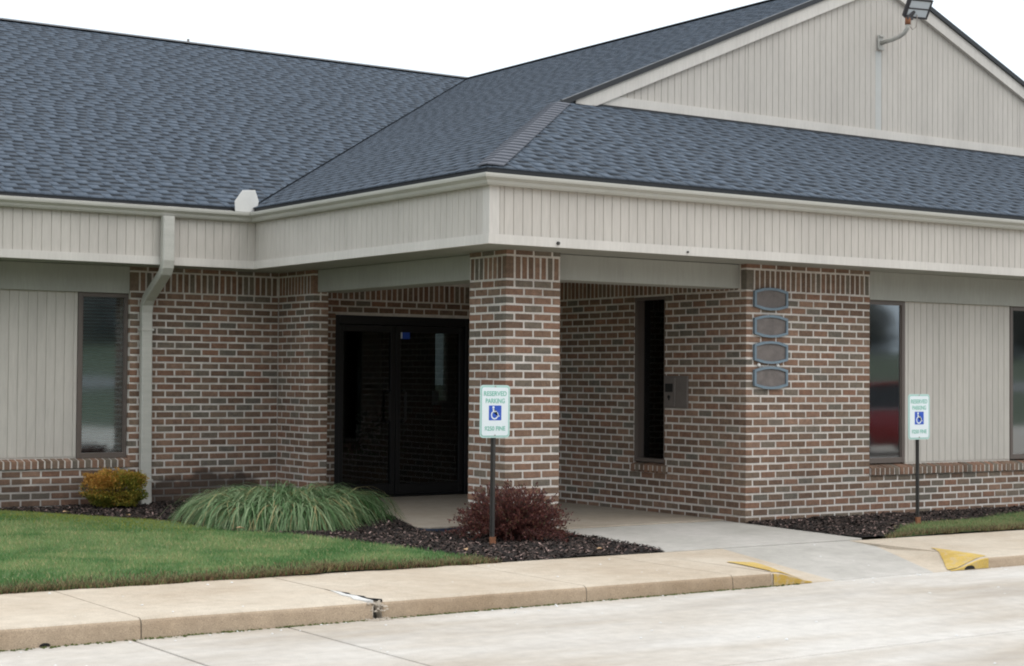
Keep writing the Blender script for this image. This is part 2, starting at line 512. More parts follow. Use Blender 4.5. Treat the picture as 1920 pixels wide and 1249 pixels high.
# sidewalk: integral kerb slabs, cast in lengths
walk = empty('sidewalk', (0, 0, 0))
tag(walk, 'tan concrete sidewalk with raised kerb along the parking lot', 'sidewalk', kind='structure')
def kerb_slab(xa, xb, mat=M['tan'], nm='slab', back=YBACK, chip0=0.0, chip1=0.0):
    n = max(2, int((xb - xa) / 0.12))
    prof = []
    rad = 0.035
    V, F = [], []
    for i in range(n + 1):
        x = xa + (xb - xa) * i / n
        zt, yc = ztop(x), ycurb(x)
        w1 = 0.006 * math.sin(x * 9.0) * math.sin(x * 3.1)
        ring = [(x, back, -0.15), (x, back, zt), (x, (back + yc) / 2, zt - 0.001)]
        for k in range(5):
            a = math.pi / 2 * k / 4
            ring.append((x, yc + rad - rad * math.sin(a) + w1 * (k / 4.0), zt - rad + rad * math.cos(a) - 0.002))
        ring += [(x, yc - 0.006 + w1 * 0.5, ZPAVE + 0.01), (x, yc - 0.006, -0.15)]
        if i == 0 and chip0: ring = [(p[0] + (chip0 * (0.35 + 0.65 * random.random()) if q > 2 else 0), p[1], p[2]) for q, p in enumerate(ring)]
        if i == n and chip1: ring = [(p[0] - (chip1 * (0.35 + 0.65 * random.random()) if q > 2 else 0), p[1], p[2]) for q, p in enumerate(ring)]
        V += ring
    r = len(ring)
    for i in range(n):
        for k in range(r):
            a = i * r + k; b = i * r + (k + 1) % r
            F.append((a, b, b + r, a + r))
    F.append(tuple(range(r))); F.append(tuple(reversed(range(n * r, n * r + r))))
    me = mesh(nm, V, F)
    bm = bmesh.new(); bm.from_mesh(me); bmesh.ops.recalc_face_normals(bm, faces=bm.faces); bm.to_mesh(me); bm.free()
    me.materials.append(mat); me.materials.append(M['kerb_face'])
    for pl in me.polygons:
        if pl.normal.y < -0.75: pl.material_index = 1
    return link(nm, me, None, walk)
FL0, FL1, FR0, FR1 = 0.15, 0.54, 2.02, 2.47     # where the kerb drops for the ramp
jx = [-14, -9.3, -6.25, -4.665, -3.13, -1.526, -0.223, FL0]
for a, b in zip(jx[:-1], jx[1:]):
    kerb_slab(a + 0.004, b - (0.004 if b != FL0 else 0), chip0=0.05 if abs(a + 3.13) < .01 else 0, chip1=0.05 if abs(b + 3.13) < .01 else 0)
for a, b in ((FR1, 5.2), (5.21, 8.2), (8.21, 12.0)):
    kerb_slab(a, b, M['tan'] if a < 5 else M['walk'])
box('joint_bed', -14, FL0 - .01, -3.12, YBACK - 0.01, -0.15, -0.035, M['seal'], walk)
box('joint_bed', FR1 + .2, 12, -3.12, YBACK - 0.01, -0.15, -0.035, M['seal'], walk)

def ss(t):
    t = min(1, max(0, t)); return t * t * (3 - 2 * t)
def drop(x, t):
    xl, xr = 1.0 - 0.85 * t, 2.645 - 0.175 * t               # break lines of the two flares
    el_, er_ = xl + 0.70 * (1.0 - 0.22 * t - xl), xr - 0.68 * (xr - (2.635 - 0.785 * t))
    if x < (xl + xr) / 2: return ss((x - xl) / max(el_ - xl, .02))
    return ss((xr - x) / max(xr - er_, .02))
def zramp(x, y):
    t = min(1, max(0, (YBACK - y) / (YBACK - ycurb(x))))
    d = drop(x, t)
    z = ztop(x) * (1 - d * t) + (ZPAVE + 0.004) * d * t
    e = 0.035 - (y - ycurb(x))                               # rounded kerb nose where the kerb still stands
    if e > 0: z -= (0.035 - math.sqrt(max(0, 0.035 ** 2 - min(e, .0345) ** 2))) * (1 - d)
    return z
def gx_left(t): return 1.0 - 0.22 * t
def gx_right(t): return 2.635 - 0.785 * t
def ramp_sheet(name, fa, fb, mat, nx, ny=18):
    V, F = [], []
    for j in range(ny + 1):
        t = 0.97 * j / (ny - 5) if j <= ny - 5 else 0.97 + 0.03 * (j - ny + 5) / 5
        for i in range(nx + 1):
            x = fa(t) + (fb(t) - fa(t)) * i / nx
            y = YBACK + (ycurb(x) - YBACK) * t
            V.append((x, y, zramp(x, y)))
    for j in range(ny):
        for i in range(nx):
            a = j * (nx + 1) + i
            F.append((a, a + nx + 1, a + nx + 2, a + 1))
    n0 = len(V)                                   # front skirt down to the lot, and underside
    for i in range(nx + 1):
        x, y, z = V[ny * (nx + 1) + i]
        V.append((x, y - 0.003, -0.15))
    for i in range(nx):
        a = ny * (nx + 1) + i
        F.append((a, n0 + i, n0 + i + 1, a + 1))
    me = mesh(name, V, F, True); me.materials.append(mat)
    return link(name, me, None, walk)
ramp_sheet('flare', lambda t: FL0 - .003, gx_left, M['tan'], 60, 40)
ramp_sheet('ramp', gx_left, gx_right, M['walk'], 24, 30)
ramp_sheet('flare', gx_right, lambda t: FR1 if t > 0.001 else 2.66, M['tan'], 60, 40)

def paint_patch(pts_top, nm='paint_mark'):
    """pts_top: (x, y) rows of quads: list of (upper, lower)"""
    V, F = [], []
    n = 14
    rows = []
    for k in range(len(pts_top) - 1):
        (a0, b0), (a1, b1) = pts_top[k], pts_top[k + 1]
        for i in range(n + (1 if k == len(pts_top) - 2 else 0)):
            t = i / n
            rows.append(((a0[0] + (a1[0] - a0[0]) * t, a0[1] + (a1[1] - a0[1]) * t), (b0[0] + (b1[0] - b0[0]) * t, b0[1] + (b1[1] - b0[1]) * t)))
    K = 5
    for (p, q) in rows:
        for k in range(K):
            t = k / (K - 1)
            x = p[0] + (q[0] - p[0]) * t + random.uniform(-.004, .004) * (k in (0, K - 1)); y = p[1] + (q[1] - p[1]) * t
            y = max(y, ycurb(x) + 0.002)
            V.append((x, y, zramp(x, y) + 0.006))
    for r in range(len(rows) - 1):
        for k in range(K - 1):
            a = r * K + k
            F.append((a, a + 1, a + K + 1, a + K))
    me = mesh(nm, V, F, True); me.materials.append(M['yellow'])
    return link(nm, me, None, walk)
def paint_face(xa, xb, nm='paint_mark'):
    V, F = [], []
    n = 20
    for i in range(n + 1):
        x = xa + (xb - xa) * i / n
        zt = zramp(x, ycurb(x) + .004) + 0.003
        V += [(x, ycurb(x) - 0.011, zt), (x, ycurb(x) - 0.011, ZPAVE + 0.003), (x, ycurb(x) + 0.004, zt + 0.003)]
    for i in range(n):
        a = i * 3
        F.append((a, a + 1, a + 4, a + 3)); F.append((a + 2, a, a + 3, a + 5))
    me = mesh(nm, V, F); me.materials.append(M['yellow'])
    return link(nm, me, None, walk)
yc = ycurb(0.3)
paint_patch([((0.34, -2.55), (0.30, -2.56)), ((0.46, -2.68), (0.27, -2.76)), ((0.44, -2.86), (0.22, -2.96)), ((0.42, -3.04), (0.18, -3.12)), ((0.52, -3.20), (0.155, -3.20))])
paint_face(FL0 + 0.01, FL1)
paint_patch([((2.60, -2.55), (2.58, -2.56)), ((2.585, -2.70), (2.45, -2.76)), ((2.55, -2.90), (2.30, -2.93)), ((2.52, -3.06), (2.17, -3.07)), ((2.48, -3.215), (2.03, -3.215))])
paint_face(FR0 + 0.02, FR1 + 0.01)
# pale mortar patch and open crack at the broken joint
pp_ = [(-3.137, -2.60), (-3.165, -2.74), (-3.195, -2.86), (-3.185, -2.95), (-3.225, -3.06), (-3.205, -3.17), (-3.155, -3.185), (-3.15, -3.05), (-3.128, -2.93), (-3.145, -2.82), (-3.125, -2.72)]
MB().prism([(x, y, ztop(x) - .02) for x, y in pp_], (0, 0, .0235)).build('mortar_patch', plain('patch_mortar', lin(198, 196, 192), .95, .25, 30, fine=90, bmp=.6), walk)
ck = [(-3.128, -2.66), (-3.118, -2.78), (-3.138, -2.87), (-3.112, -2.97), (-3.135, -3.06), (-3.09, -3.15), (-3.10, -3.19)]
ck2 = [(x + .007 + .008 * (i % 2), y) for i, (x, y) in enumerate(ck)]
MB().prism([(x, y, ztop(x) - .01) for x, y in ck + ck2[::-1]], (0, 0, .0138)).build('crack', M['dark_hole'], walk)
# drain holes drawn as dark plates on the kerb face
def hole(x, wd, h, nm='drain_hole'):
    V = []
    y = ycurb(x) - 0.0135
    for k in range(9):
        a = math.pi * k / 8
        V.append((x + wd * math.cos(a) * (1 + 0.15 * math.sin(k * 5)), y, ZPAVE + 0.006 + h * math.sin(a) ** 0.6))
    MB().prism(V, (0, 0.01, 0)).build(nm, M['dark_hole'], walk)
hole(-5.22, 0.03, 0.016)
hole(2.26, 0.06, 0.028)

# grey entrance walk and porch slab
entry = empty('entrance_walk', (0, 0, 0))
tag(entry, 'grey concrete walk leading from the ramp to the porch', 'walkway', kind='structure')
MB().prism([(0.62, 0.3, -0.14), (0.60, -0.05, -0.14), (0.39, YBACK + 0.004, -0.14), (2.64, YBACK + 0.004, -0.14), (2.80, -0.02, -0.14), (2.83, 0.3, -0.14)], (0, 0, 0.14 + 0.008)).build('slab', M['walk'], entry, 0.004)
arc = [(0.245, 3.7), (0.24, 2.95), (0.16, 2.4), (0.03, 2.0), (-0.10, 1.62), (-0.19, 1.32), (-0.20, 1.14), (-0.12, 1.02), (0.05, 0.98), (0.25, 1.03), (0.42, 1.1), (0.42, 0.306)]
MB().prism([(x, y, -0.14) for x, y in arc] + [(2.83, 0.306, -0.14), (2.83, 4.58, -0.14), (0.245, 4.58, -0.14)], (0, 0, 0.14 + 0.02)).build('porch_slab', M['porch'], entry, 0.004)
V = []
F = []
for (x, y) in arc[1:11]:
    V += [(x - 0.006 - 0.004, y - 0.006, 0.004), (x - 0.01, y - 0.006, -0.14)]
for i in range(len(arc[1:11]) - 1):
    F.append((2 * i, 2 * i + 1, 2 * i + 3, 2 * i + 2))
me = mesh('edge_strip', V, F, True); me.materials.append(M['blue_edge']); link('edge_strip', me, None, entry)

# planting beds: soil sheets with bark chips
def in_poly(px, py, poly):
    c = np.zeros(len(px), bool)
    n = len(poly)
    j = n - 1
    for i in range(n):
        xi, yi = poly[i]; xj, yj = poly[j]
        cond = ((yi > py) != (yj > py)) & (px < (xj - xi) * (py - yi) / (yj - yi + 1e-12) + xi)
        c ^= cond
        j = i
    return c
bed_l = [(-3.6, 4.5), (-3.1, 4.2), (-2.72, 3.6), (-2.40, 3.05), (-2.15, 2.3), (-2.10, 1.25), (-1.78, 0.55), (-1.66, -0.15), (-1.46, -0.8), (-1.30, -1.72),
         (0.39, -1.72), (0.60, -0.05), (0.60, 0.3), (0.3, 1.0), (-0.15, 1.0), (-0.2, 1.2), (0.03, 2.0), (0.2, 2.7), (0.24, 3.7), (0.05, 4.5)]
bed_r = [(2.81, 0.02), (2.645, -1.715), (2.95, -1.715), (3.35, -1.45), (3.9, -1.12), (4.5, -0.92), (6.2, -0.6), (9.5, -0.42), (9.5, 0.02)]
def zbed(x, y):
    z = 0.012 + 0.045 * np.clip((y + 1.7) / 6.2, 0, 1) * (x < 0.6)
    d = np.exp(-(((x - 0.15) / 0.55) ** 2 + ((y - 0.75) / 0.55) ** 2))
    return z - 0.085 * d + 0.008 * np.sin(x * 7 + y * 3) * np.sin(y * 5 - x)
def heightsheet(name, poly, mat, zf, step, parent=None, lift=0.0):
    bm = bmesh.new()
    vs = [bm.verts.new((x, y, 0)) for x, y in poly]
    f = bm.faces.new(vs)
    x0 = min(p[0] for p in poly); x1 = max(p[0] for p in poly); y0 = min(p[1] for p in poly); y1 = max(p[1] for p in poly)
    x = x0 + step
    while x < x1:
        bmesh.ops.bisect_plane(bm, geom=list(bm.verts) + list(bm.edges) + list(bm.faces), plane_co=(x, 0, 0), plane_no=(1, 0, 0)); x += step
    y = y0 + step
    while y < y1:
        bmesh.ops.bisect_plane(bm, geom=list(bm.verts) + list(bm.edges) + list(bm.faces), plane_co=(0, y, 0), plane_no=(0, 1, 0)); y += step
    bmesh.ops.recalc_face_normals(bm, faces=bm.faces)
    for v in bm.verts:
        v.co.z = float(zf(np.float64(v.co.x), np.float64(v.co.y))) + lift
    me = bpy.data.meshes.new(name); bm.to_mesh(me); bm.free()
    if me.polygons and me.polygons[0].normal.z < 0: me.flip_normals()
    me.polygons.foreach_set('use_smooth', [True] * len(me.polygons))
    me.materials.append(mat)
    return link(name, me, None, parent)
s1 = heightsheet('planting_bed', bed_l, M['soil'], zbed, 0.15)
tag(s1, 'dark mulched planting bed wrapping the porch pillar and left wall', 'planting bed', kind='structure')
s2 = heightsheet('planting_bed', bed_r, M['soil'], zbed, 0.15)
tag(s2, 'dark mulched planting bed under the wall plaques', 'planting bed', kind='structure')

def chips(name, poly, n, label):
    x0 = min(p[0] for p in poly); x1 = max(p[0] for p in poly); y0 = min(p[1] for p in poly); y1 = max(p[1] for p in poly)
    px = rng.uniform(x0, x1, n * 3); py = rng.uniform(y0, y1, n * 3)
    k = in_poly(px, py, poly); px = px[k][:n]; py = py[k][:n]; n = len(px)
    pz = zbed(px, py) + rng.uniform(0.0, 0.016, n)
    ln = rng.uniform(0.007, 0.026, n); wd = rng.uniform(0.004, 0.010, n); th = rng.uniform(0.003, 0.008, n)
    a = rng.uniform(0, 2 * np.pi, n); tilt = rng.uniform(-0.6, 0.6, n)
    d = np.stack([np.cos(a) * np.cos(tilt), np.sin(a) * np.cos(tilt), np.sin(tilt)], 1)
    s = np.stack([-np.sin(a), np.cos(a), np.zeros(n)], 1)
    u = np.cross(d, s)
    c0 = np.stack([px, py, pz], 1)
    V = []
    for i, (sa, sb, sc) in enumerate(((-1, -1, 1), (1, -1, 1), (1, 1, 1), (-1, 1, 1), (0, 0, 2.2), (0, 0, -1))):
        V.append(c0 + d * (sa * ln)[:, None] + s * (sb * wd)[:, None] + u * (sc * th * 0.5)[:, None])
    V = np.stack(V, 1).reshape(-1, 3)
    b = np.arange(n)[:, None] * 6
    F = np.concatenate([b + np.array(q) for q in ((0, 1, 4), (1, 2, 4), (2, 3, 4), (3, 0, 4))], 0)
    pal = np.array([lin(47, 42, 39)[:3], lin(65, 56, 52)[:3], lin(38, 35, 35)[:3], lin(110, 92, 86)[:3], lin(158, 135, 128)[:3]])
    ci = rng.choice(5, n, p=[0.36, 0.28, 0.22, 0.11, 0.03])
    cols = np.tile(pal[ci], (4, 1))
    o = fast_mesh(name, V, F, M['mulch'], None, cols)
    tag(o, label, 'mulch', kind='stuff')
chips('bark_mulch', bed_l, 30000, 'dark bark mulch covering the bed by the porch pillar')
chips('bark_mulch', bed_r, 13000, 'dark bark mulch covering the bed under the wall plaques')

# lawns
lawn_l = [(-14, 4.5), (-14, YBACK - 0.01)] + [(-1.30, YBACK - 0.01)] + list(reversed(bed_l[1:9])) + [(-3.6, 4.5)]
lawn_r = [(2.95, -1.715), (14, -1.715), (14, 0.0), (9.5, 0.02), (9.5, -0.42), (6.2, -0.6), (4.5, -0.92), (3.9, -1.12), (3.35, -1.45)]
def zlawn(x, y):
    base = np.where(x < 1, 0.05, 0.012)
    edge = np.clip((y - YBACK) / 0.25, 0, 1)
    return base * (0.35 + 0.65 * edge) + 0.012 * np.sin(x * 2.3 + y) * np.sin(y * 1.9 - x * .7) + 0.02 * np.clip((y + 1.7) / 6.0, 0, 1)
for poly, lab in ((lawn_l, 'lawn'), (lawn_r, 'lawn')):
    o = heightsheet('lawn', poly, M['turf'], zlawn, 0.3)
    tag(o, 'clipped green lawn left of the porch between wall and sidewalk' if poly is lawn_l else 'narrow green lawn strip right of the ramp', 'lawn', kind='structure')

def noise2(x, y, f, seed):
    r = np.random.default_rng(seed); s = np.zeros_like(x)
    for _ in range(6):
        a = r.uniform(0, 2 * np.pi); k = f * r.uniform(0.6, 1.7); s += np.sin(k * (x * np.cos(a) + y * np.sin(a)) + r.uniform(0, 6.28))
    return s / 6
def grass_blades(name, poly, xr, n, label, seed):
    y0 = min(p[1] for p in poly); y1 = max(p[1] for p in poly)
    px = rng.uniform(xr[0], xr[1], n * 2); py = rng.uniform(y0, y1, n * 2)
    # more blades along the front edge of the turf
    m_ = rng.random(n * 2) < 0.12
    py = np.where(m_, YBACK - 0.03 + np.abs(rng.normal(0, 0.05, n * 2)), py)
    jx_, jy_ = rng.normal(0, .05, n * 2), rng.normal(0, .05, n * 2)
    k = in_poly(px + jx_, np.maximum(py + np.where(py > YBACK + .3, jy_, 0), YBACK), poly); px = px[k][:n]; py = py[k][:n]; n = len(px)
    rag = .035 * noise2(px, py * 0, 9.0, seed + 7) + .03 * noise2(px, py * 0, 23.0, seed + 8)
    py = np.where(py < YBACK + .12, np.maximum(py + rag, YBACK - .045), py)
    pz = zlawn(px, py) - 0.006
    patch = .6 * noise2(px, py, 1.8, seed) + .6 * noise2(px, py, 5.5, seed + 5); fine = noise2(px, py, 14.0, seed + 1)
    front = np.clip(1.15 - (py - YBACK) / (0.30 + 0.16 * noise2(px, py, 4, seed + 2)), 0, 1)
    dmoss = np.zeros(n)
    for (qx, qy) in bed_l[1:10] if poly is lawn_l else []:
        dmoss = np.maximum(dmoss, np.exp(-((px - qx) ** 2 + (py - qy) ** 2) / 0.42) * (qy > 1.9))
    h = rng.uniform(0.016, 0.036, n) * (1 + 0.5 * front) * (1 + 0.25 * fine) * (1 - 0.5 * dmoss)
    w_ = rng.uniform(0.0025, 0.0045, n)
    a = rng.uniform(0, 2 * np.pi, n); ln = rng.uniform(0.2, 1.0, n) * h
    lean = np.stack([np.cos(a) * ln, np.sin(a) * ln, h], 1)
    b = rng.uniform(0, 2 * np.pi, n)
    sd = np.stack([np.cos(b) * w_, np.sin(b) * w_, np.zeros(n)], 1)
    p = np.stack([px, py, pz], 1)
    V = np.stack([p - sd, p + sd, p + lean], 1).reshape(-1, 3)
    F = np.arange(n * 3).reshape(-1, 3)
    g1 = np.array(lin(82, 122, 68)[:3]); g2 = np.array(lin(128, 152, 98)[:3]); dry = np.array(lin(178, 166, 122)[:3]); br = np.array(lin(140, 114, 88)[:3]); dk = np.array(lin(72, 56, 42)[:3]); ms = np.array(lin(150, 152, 54)[:3])
    t = np.clip(0.5 + 2.0 * patch + .8 * fine + rng.normal(0, 0.25, n), 0, 1)[:, None]
    c = g1 * (1 - t) + g2 * t
    isdry = rng.random(n) < (0.06 + 0.30 * np.clip(.6 * fine + patch + .1, 0, 1))
    c[isdry] = dry
    q = rng.random(n) < front * 0.75
    c[q] = np.where(rng.random(q.sum())[:, None] < 0.42, br, np.where(rng.random(q.sum())[:, None] < 0.8, dk, dry * 0.8))
    q = rng.random(n) < dmoss * 0.8
    c[q] = ms * rng.uniform(0.6, 1.15, (q.sum(), 1))
    if poly is lawn_r:
        q = rng.random(n) < .28; c[q] = dry * .75; c *= .85
    o = fast_mesh(name, V, F, M['grass'], None, c)
    tag(o, label, 'grass', kind='stuff')
grass_blades('grass', lawn_l, (-7.5, -1.2), 230000, 'short green grass blades of the lawn left of the porch', 11)
grass_blades('grass', lawn_r, (2.95, 9.0), 50000, 'short green grass blades of the strip right of the ramp', 21)

# ================================================================== THE BUILDING
building = empty('office_building', (0, 0, 0))
tag(building, 'single storey brick office with grey hip roof, beige fascia and recessed corner porch', 'building')

# ---- bricks
BRICKS = {}
def brick_mesh(l, h, d):
    key = (round(l, 3), round(h, 3), round(d, 3), random.randrange(4))
    if key in BRICKS: return BRICKS[key]
    bm = bmesh.new()
    bmesh.ops.create_cube(bm, size=1.0)
    for v in bm.verts:
        v.co = Vector(((v.co.x + .5) * l + random.uniform(-.0018, .0018), (v.co.y + .5) * d, (v.co.z + .5) * h + random.uniform(-.0018, .0018)))
    bmesh.ops.bevel(bm, geom=list(bm.edges), offset=min(0.0035, h * 0.12, l * 0.12), segments=1, affect='EDGES')
    me = bpy.data.meshes.new('brick'); bm.to_mesh(me); bm.free()
    me.materials.append(M['brick'])
    BRICKS[key] = me
    return me

class Loose:
    """bricks past the limit, joined"""
    def __init__(self): self.bm = bmesh.new()
    def add(self, me, mat):
        n = len(self.bm.verts)
        self.bm.from_mesh(me)
        self.bm.verts.ensure_lookup_table()
        bmesh.ops.transform(self.bm, matrix=mat, verts=self.bm.verts[n:])
    def build(self, parent, name='bricks'):
        if not len(self.bm.verts): return
        me = bpy.data.meshes.new(name); self.bm.to_mesh(me); self.bm.free()
        me.materials.append(M['brick'])
        o = link(name, me, None, parent); o['kind'] = 'stuff'

def put_brick(parent, axis, plane, a0, a1, z0, z1, depth=HB, loose=None, proud=0.0):
    l = a1 - a0; h = z1 - z0
    if l < 0.012 or h < 0.01: return
    me = brick_mesh(l, h, depth)
    j = random.uniform(-0.0022, 0.0012) - proud
    if axis == 'x':
        loc, rz = (a0, plane + j, z0 + random.uniform(-.0012, .0012)), 0.0
    else:
        loc, rz = (plane + j, a1, z0 + random.uniform(-.0012, .0012)), -math.pi / 2
    if loose is not None:
        loose.add(me, Matrix.Translation(loc) @ Matrix.Rotation(rz, 4, 'Z'))
    else:
        link('brick', me, None, parent, loc, rz if rz else None)

def cut(spans, lo, hi):
    out = []
    for a, b in spans:
        if b <= lo or a >= hi: out.append((a, b)); continue
        if a < lo: out.append((a, lo))
        if b > hi: out.append((hi, b))
    return out

def courses(parent, axis, plane, k0, k1, start, end, base, half_rows, openings=(), loose_if=None, loose=None, zmin=-9, ztop_lim=9):
    """start/end: fn(k)->coordinate; base: joint origin; half_rows: parity of courses shifted half a brick"""
    for k in range(k0, k1):
        zt = S - k * C - JZ / 2; zb = zt - C + JZ
        zt = min(zt, ztop_lim)
        a_lo, a_hi = start(k), end(k)
        off = base + (L / 2 if (k % 2 == half_rows) else 0)
        n = math.floor((a_lo - off) / L) - 1
        spans = []
        while off + n * L < a_hi:
            s, e = off + n * L, off + n * L + L - JX
            s, e = max(s, a_lo), min(e, a_hi)
            if e - s > 0.014: spans.append((s, e))
            n += 1
        for (o0, o1, oz0, oz1) in openings:
            if zt > oz0 + 0.02 and zb < oz1 - 0.02:
                spans = cut(spans, o0, o1)
        for s, e in spans:
            if e - s < 0.014: continue
            lo = loose if (loose_if and loose_if((s + e) / 2, k)) else None
            put_brick(parent, axis, plane, s, e, max(zb, zmin), zt, loose=lo)

def soldiers(parent, axis, plane, a0, a1, loose_if=None, loose=None, first=None, top=True):
    """soldier course and the cut stretchers above it"""
    z0, z1 = S + JZ / 2, S + JZ / 2 + 0.193
    if first: a = a0 + first + JX; put_brick(parent, axis, plane, a0, a0 + first, z0, z1)
    else: a = a0
    n = max(1, round((a1 - a) / 0.0703)); p = (a1 - a) / n
    for i in range(n):
        s = a + i * p; e = s + p - JX
        lo = loose if (loose_if and loose_if((s + e) / 2, -1)) else None
        put_brick(parent, axis, plane, s, e, z0, z1, loose=lo)
    if top:
        s = a0
        while s < a1 - 0.03:
            e = min(s + L - JX, a1)
            lo = loose if (loose_if and loose_if((s + e) / 2, -1)) else None
            put_brick(parent, axis, plane, s, e, z1 + JZ, ZB + 0.03, loose=lo)
            s += L

REC = 0.0038      # mortar is struck back this far
ZW = 2.56         # masonry height (hidden above the soffit)

# pillar at the porch corner
CW = 3 * L - JX
pillar = MB().box(REC, CW - REC, REC, CW - REC, -0.14, ZW).build('brick_pillar', M['mortar'], building)
courses(pillar, 'x', 0.0, 0, 32, lambda k: 0.0 if k % 2 else L / 2, lambda k: CW, 0.0, 0)
courses(pillar, 'y', 0.0, 0, 32, lambda k: L / 2 if k % 2 else 0.0, lambda k: CW, 0.0, 1)
soldiers(pillar, 'x', 0.0, HB + JX, CW)
soldiers(pillar, 'y', 0.0, 0.0, CW, first=0.064)
lo = Loose()
for k in range(0, 32):
    zt = S - k * C - JZ / 2
    for (ax, pl) in (('x', CW - HB), ('y', CW - HB)):
        for n in range(3):
            s = HB + JX + n * L; e = min(s + L - JX, CW - HB - JX if ax == 'x' else CW)
            if e - s > .03: put_brick(pillar, ax, pl, s, e, zt - C + JZ, zt, loose=lo)
lo.build(pillar)

# entry block, front face and the wall under the right windows
XE = XB + 8.5 * L - JX
block = MB().box(XB + REC, XE - REC, REC, 0.30, 0.42, ZW).build('brick_wall', M['mortar'], building)
courses(block, 'x', 0.0, 0, 25, lambda k: XB + (L / 2 if k % 2 else 0.0), lambda k: XE, XB, 1)
soldiers(block, 'x', 0.0, XB, XE, first=0.10)
XRV = 7.35
lowr = MB().box(XB + REC, 14.2, REC, 0.30, -0.14, 0.418).build('brick_wall', M['mortar'], building)
lo = Loose()
courses(lowr, 'x', 0.0, 25, 32, lambda k: XB + (L / 2 if k % 2 else 0.0), lambda k: 14.19, XB, 1, loose_if=lambda a, k: a > XRV, loose=lo, ztop_lim=0.415)
courses(lowr, 'x', 0.0, 24, 25, lambda k: XB + 0.1, lambda k: XB + 0.05, XB, 1)
lo.build(lowr)
sill_r = empty('brick_sill'); sill_r.parent = building
MB().prism([(XE + 0.002, -0.016, 0.424), (XE + 0.002, 0.12, 0.424), (XE + 0.002, 0.12, 0.535), (XE + 0.002, -0.016, 0.494)], (14.2 - XE - 0.002, 0, 0)).build('mortar_bed', M['mortar'], sill_r)
def rowlock(parent, axis, plane, a0, a1, zf, zb, h, pitch=0.0703, out=0.022, back=0.115):
    """sloping brick sill: bricks on edge side by side"""
    n = max(1, round((a1 - a0) / pitch)); p = (a1 - a0) / n
    shared = []
    for q in range(4):
        w_ = p - JX * 0.9
        mb = MB().prism([(0, -out, zf - h), (0, back, zf - h), (0, back, zb), (0, -out + .004, zf + random.uniform(-.003, .002)), (0, -out, zf - .004)], (w_, 0, 0))
        me = mesh('brick', mb.v, mb.f)
        bm = bmesh.new(); bm.from_mesh(me); bmesh.ops.recalc_face_normals(bm, faces=bm.faces)
        bmesh.ops.bevel(bm, geom=[e for e in bm.edges if e.calc_length() > .05], offset=.003, segments=1, affect='EDGES'); bm.to_mesh(me); bm.free()
        me.materials.append(M['brick']); shared.append(me)
    for i in range(n):
        s = a0 + i * p
        me = random.choice(shared)
        if axis == 'x': link('brick', me, None, parent, (s, plane + random.uniform(-.003, .002), random.uniform(-.002, .002)))
        else: link('brick', me, None, parent, (plane + random.uniform(-.003, .002), s + p - JX * .9, random.uniform(-.002, .002)), -math.pi / 2)
rowlock(sill_r, 'x', 0.0, XE + 0.004, 14.19, 0.502, 0.54, 0.08)

# side wall of the porch with the narrow window
SW0, SW1, SWZ0, SWZ1 = 1.235, 1.745, 0.50, 2.255
side = empty('brick_wall'); side.parent = building
mb = MB()
mb.box(XB + REC, XB + 0.28, 0.301, SW0, -0.14, ZW); mb.box(XB + REC, XB + 0.28, SW1, YD - .001, -0.14, ZW)
mb.box(XB + REC, XB + 0.28, SW0, SW1, -0.14, 0.44); mb.box(XB + REC, XB + 0.28, SW0, SW1, SWZ1, ZW)
mb.build('mortar_bed', M['mortar'], side)
lo = Loose()
courses(side, 'y', XB, 0, 32, lambda k: 0.0 if k % 2 else L / 2, lambda k: YD, 0.0, 0, openings=((SW0, SW1, 0.43, SWZ1),), loose_if=lambda a, k: a > 2.15, loose=lo)
soldiers(side, 'y', XB, HB + JX + .02, YD, loose_if=lambda a, k: a > 3.1, loose=lo)
lo.build(side)
sill_s = empty('brick_sill'); sill_s.parent = building
MB().prism([(XB - 0.016, SW0 - 0.06, 0.445), (XB + 0.12, SW0 - 0.06, 0.445), (XB + 0.12, SW0 - 0.06, 0.535), (XB - 0.016, SW0 - 0.06, 0.497)], (0, SW1 - SW0 + 0.10, 0)).build('mortar_bed', M['mortar'], sill_s)
rowlock(sill_s, 'y', XB, SW0 - 0.05, SW1 + 0.03, 0.505, 0.54, 0.08)

# door wall
DX0, DX1, DZ1 = 0.80, 2.64, 2.095
dwall = empty('brick_wall'); dwall.parent = building
MB().box(0.05, DX0, YD + REC, YD + .25, -0.14, ZW).box(DX1, XB + .05, YD + REC, YD + .25, -0.14, ZW).box(DX0, DX1, YD + REC, YD + .25, DZ1, ZW).build('mortar_bed', M['mortar'], dwall)
lo = Loose()
courses(dwall, 'x', YD, 0, 32, lambda k: 0.25, lambda k: XB - .01, 0.25, 1, openings=((DX0, DX1, -1, DZ1),), loose_if=lambda a, k: a < .8 or k > 3, loose=lo)
soldiers(dwall, 'x', YD, 0.26, XB - .01, loose_if=lambda a, k: a < .8, loose=lo, top=False)
lo.build(dwall)

# left pier
pier = MB().box(XP + REC, XP + L - JX - .002, YP + REC, YD - .002, -0.14, ZW).build('brick_pier', M['mortar'], building)
courses(pier, 'y', XP, 0, 32, lambda k: YP + (L / 2 if k % 2 else 0), lambda k: YW - .001, YP, 1)
courses(pier, 'x', YP, 0, 32, lambda k: XP + (0 if k % 2 else L / 2), lambda k: XP + L - JX, XP, 0)
soldiers(pier, 'y', XP, YP, YW - .001, first=0.064)
soldiers(pier, 'x', YP, XP + HB + JX, XP + L - JX)

# left wall panel
XL0 = -1.67
panel = MB().box(XL0 + REC, XP - .0005, YW + REC, YW + .28, -0.14, ZW).build('brick_wall', M['mortar'], building)
bx = -1.368 + JX / 2
courses(panel, 'x', YW, 0, 32, lambda k: XL0, lambda k: XP - 0.006, bx, 0)
soldiers(panel, 'x', YW, XL0, XP - .004, first=0.098)
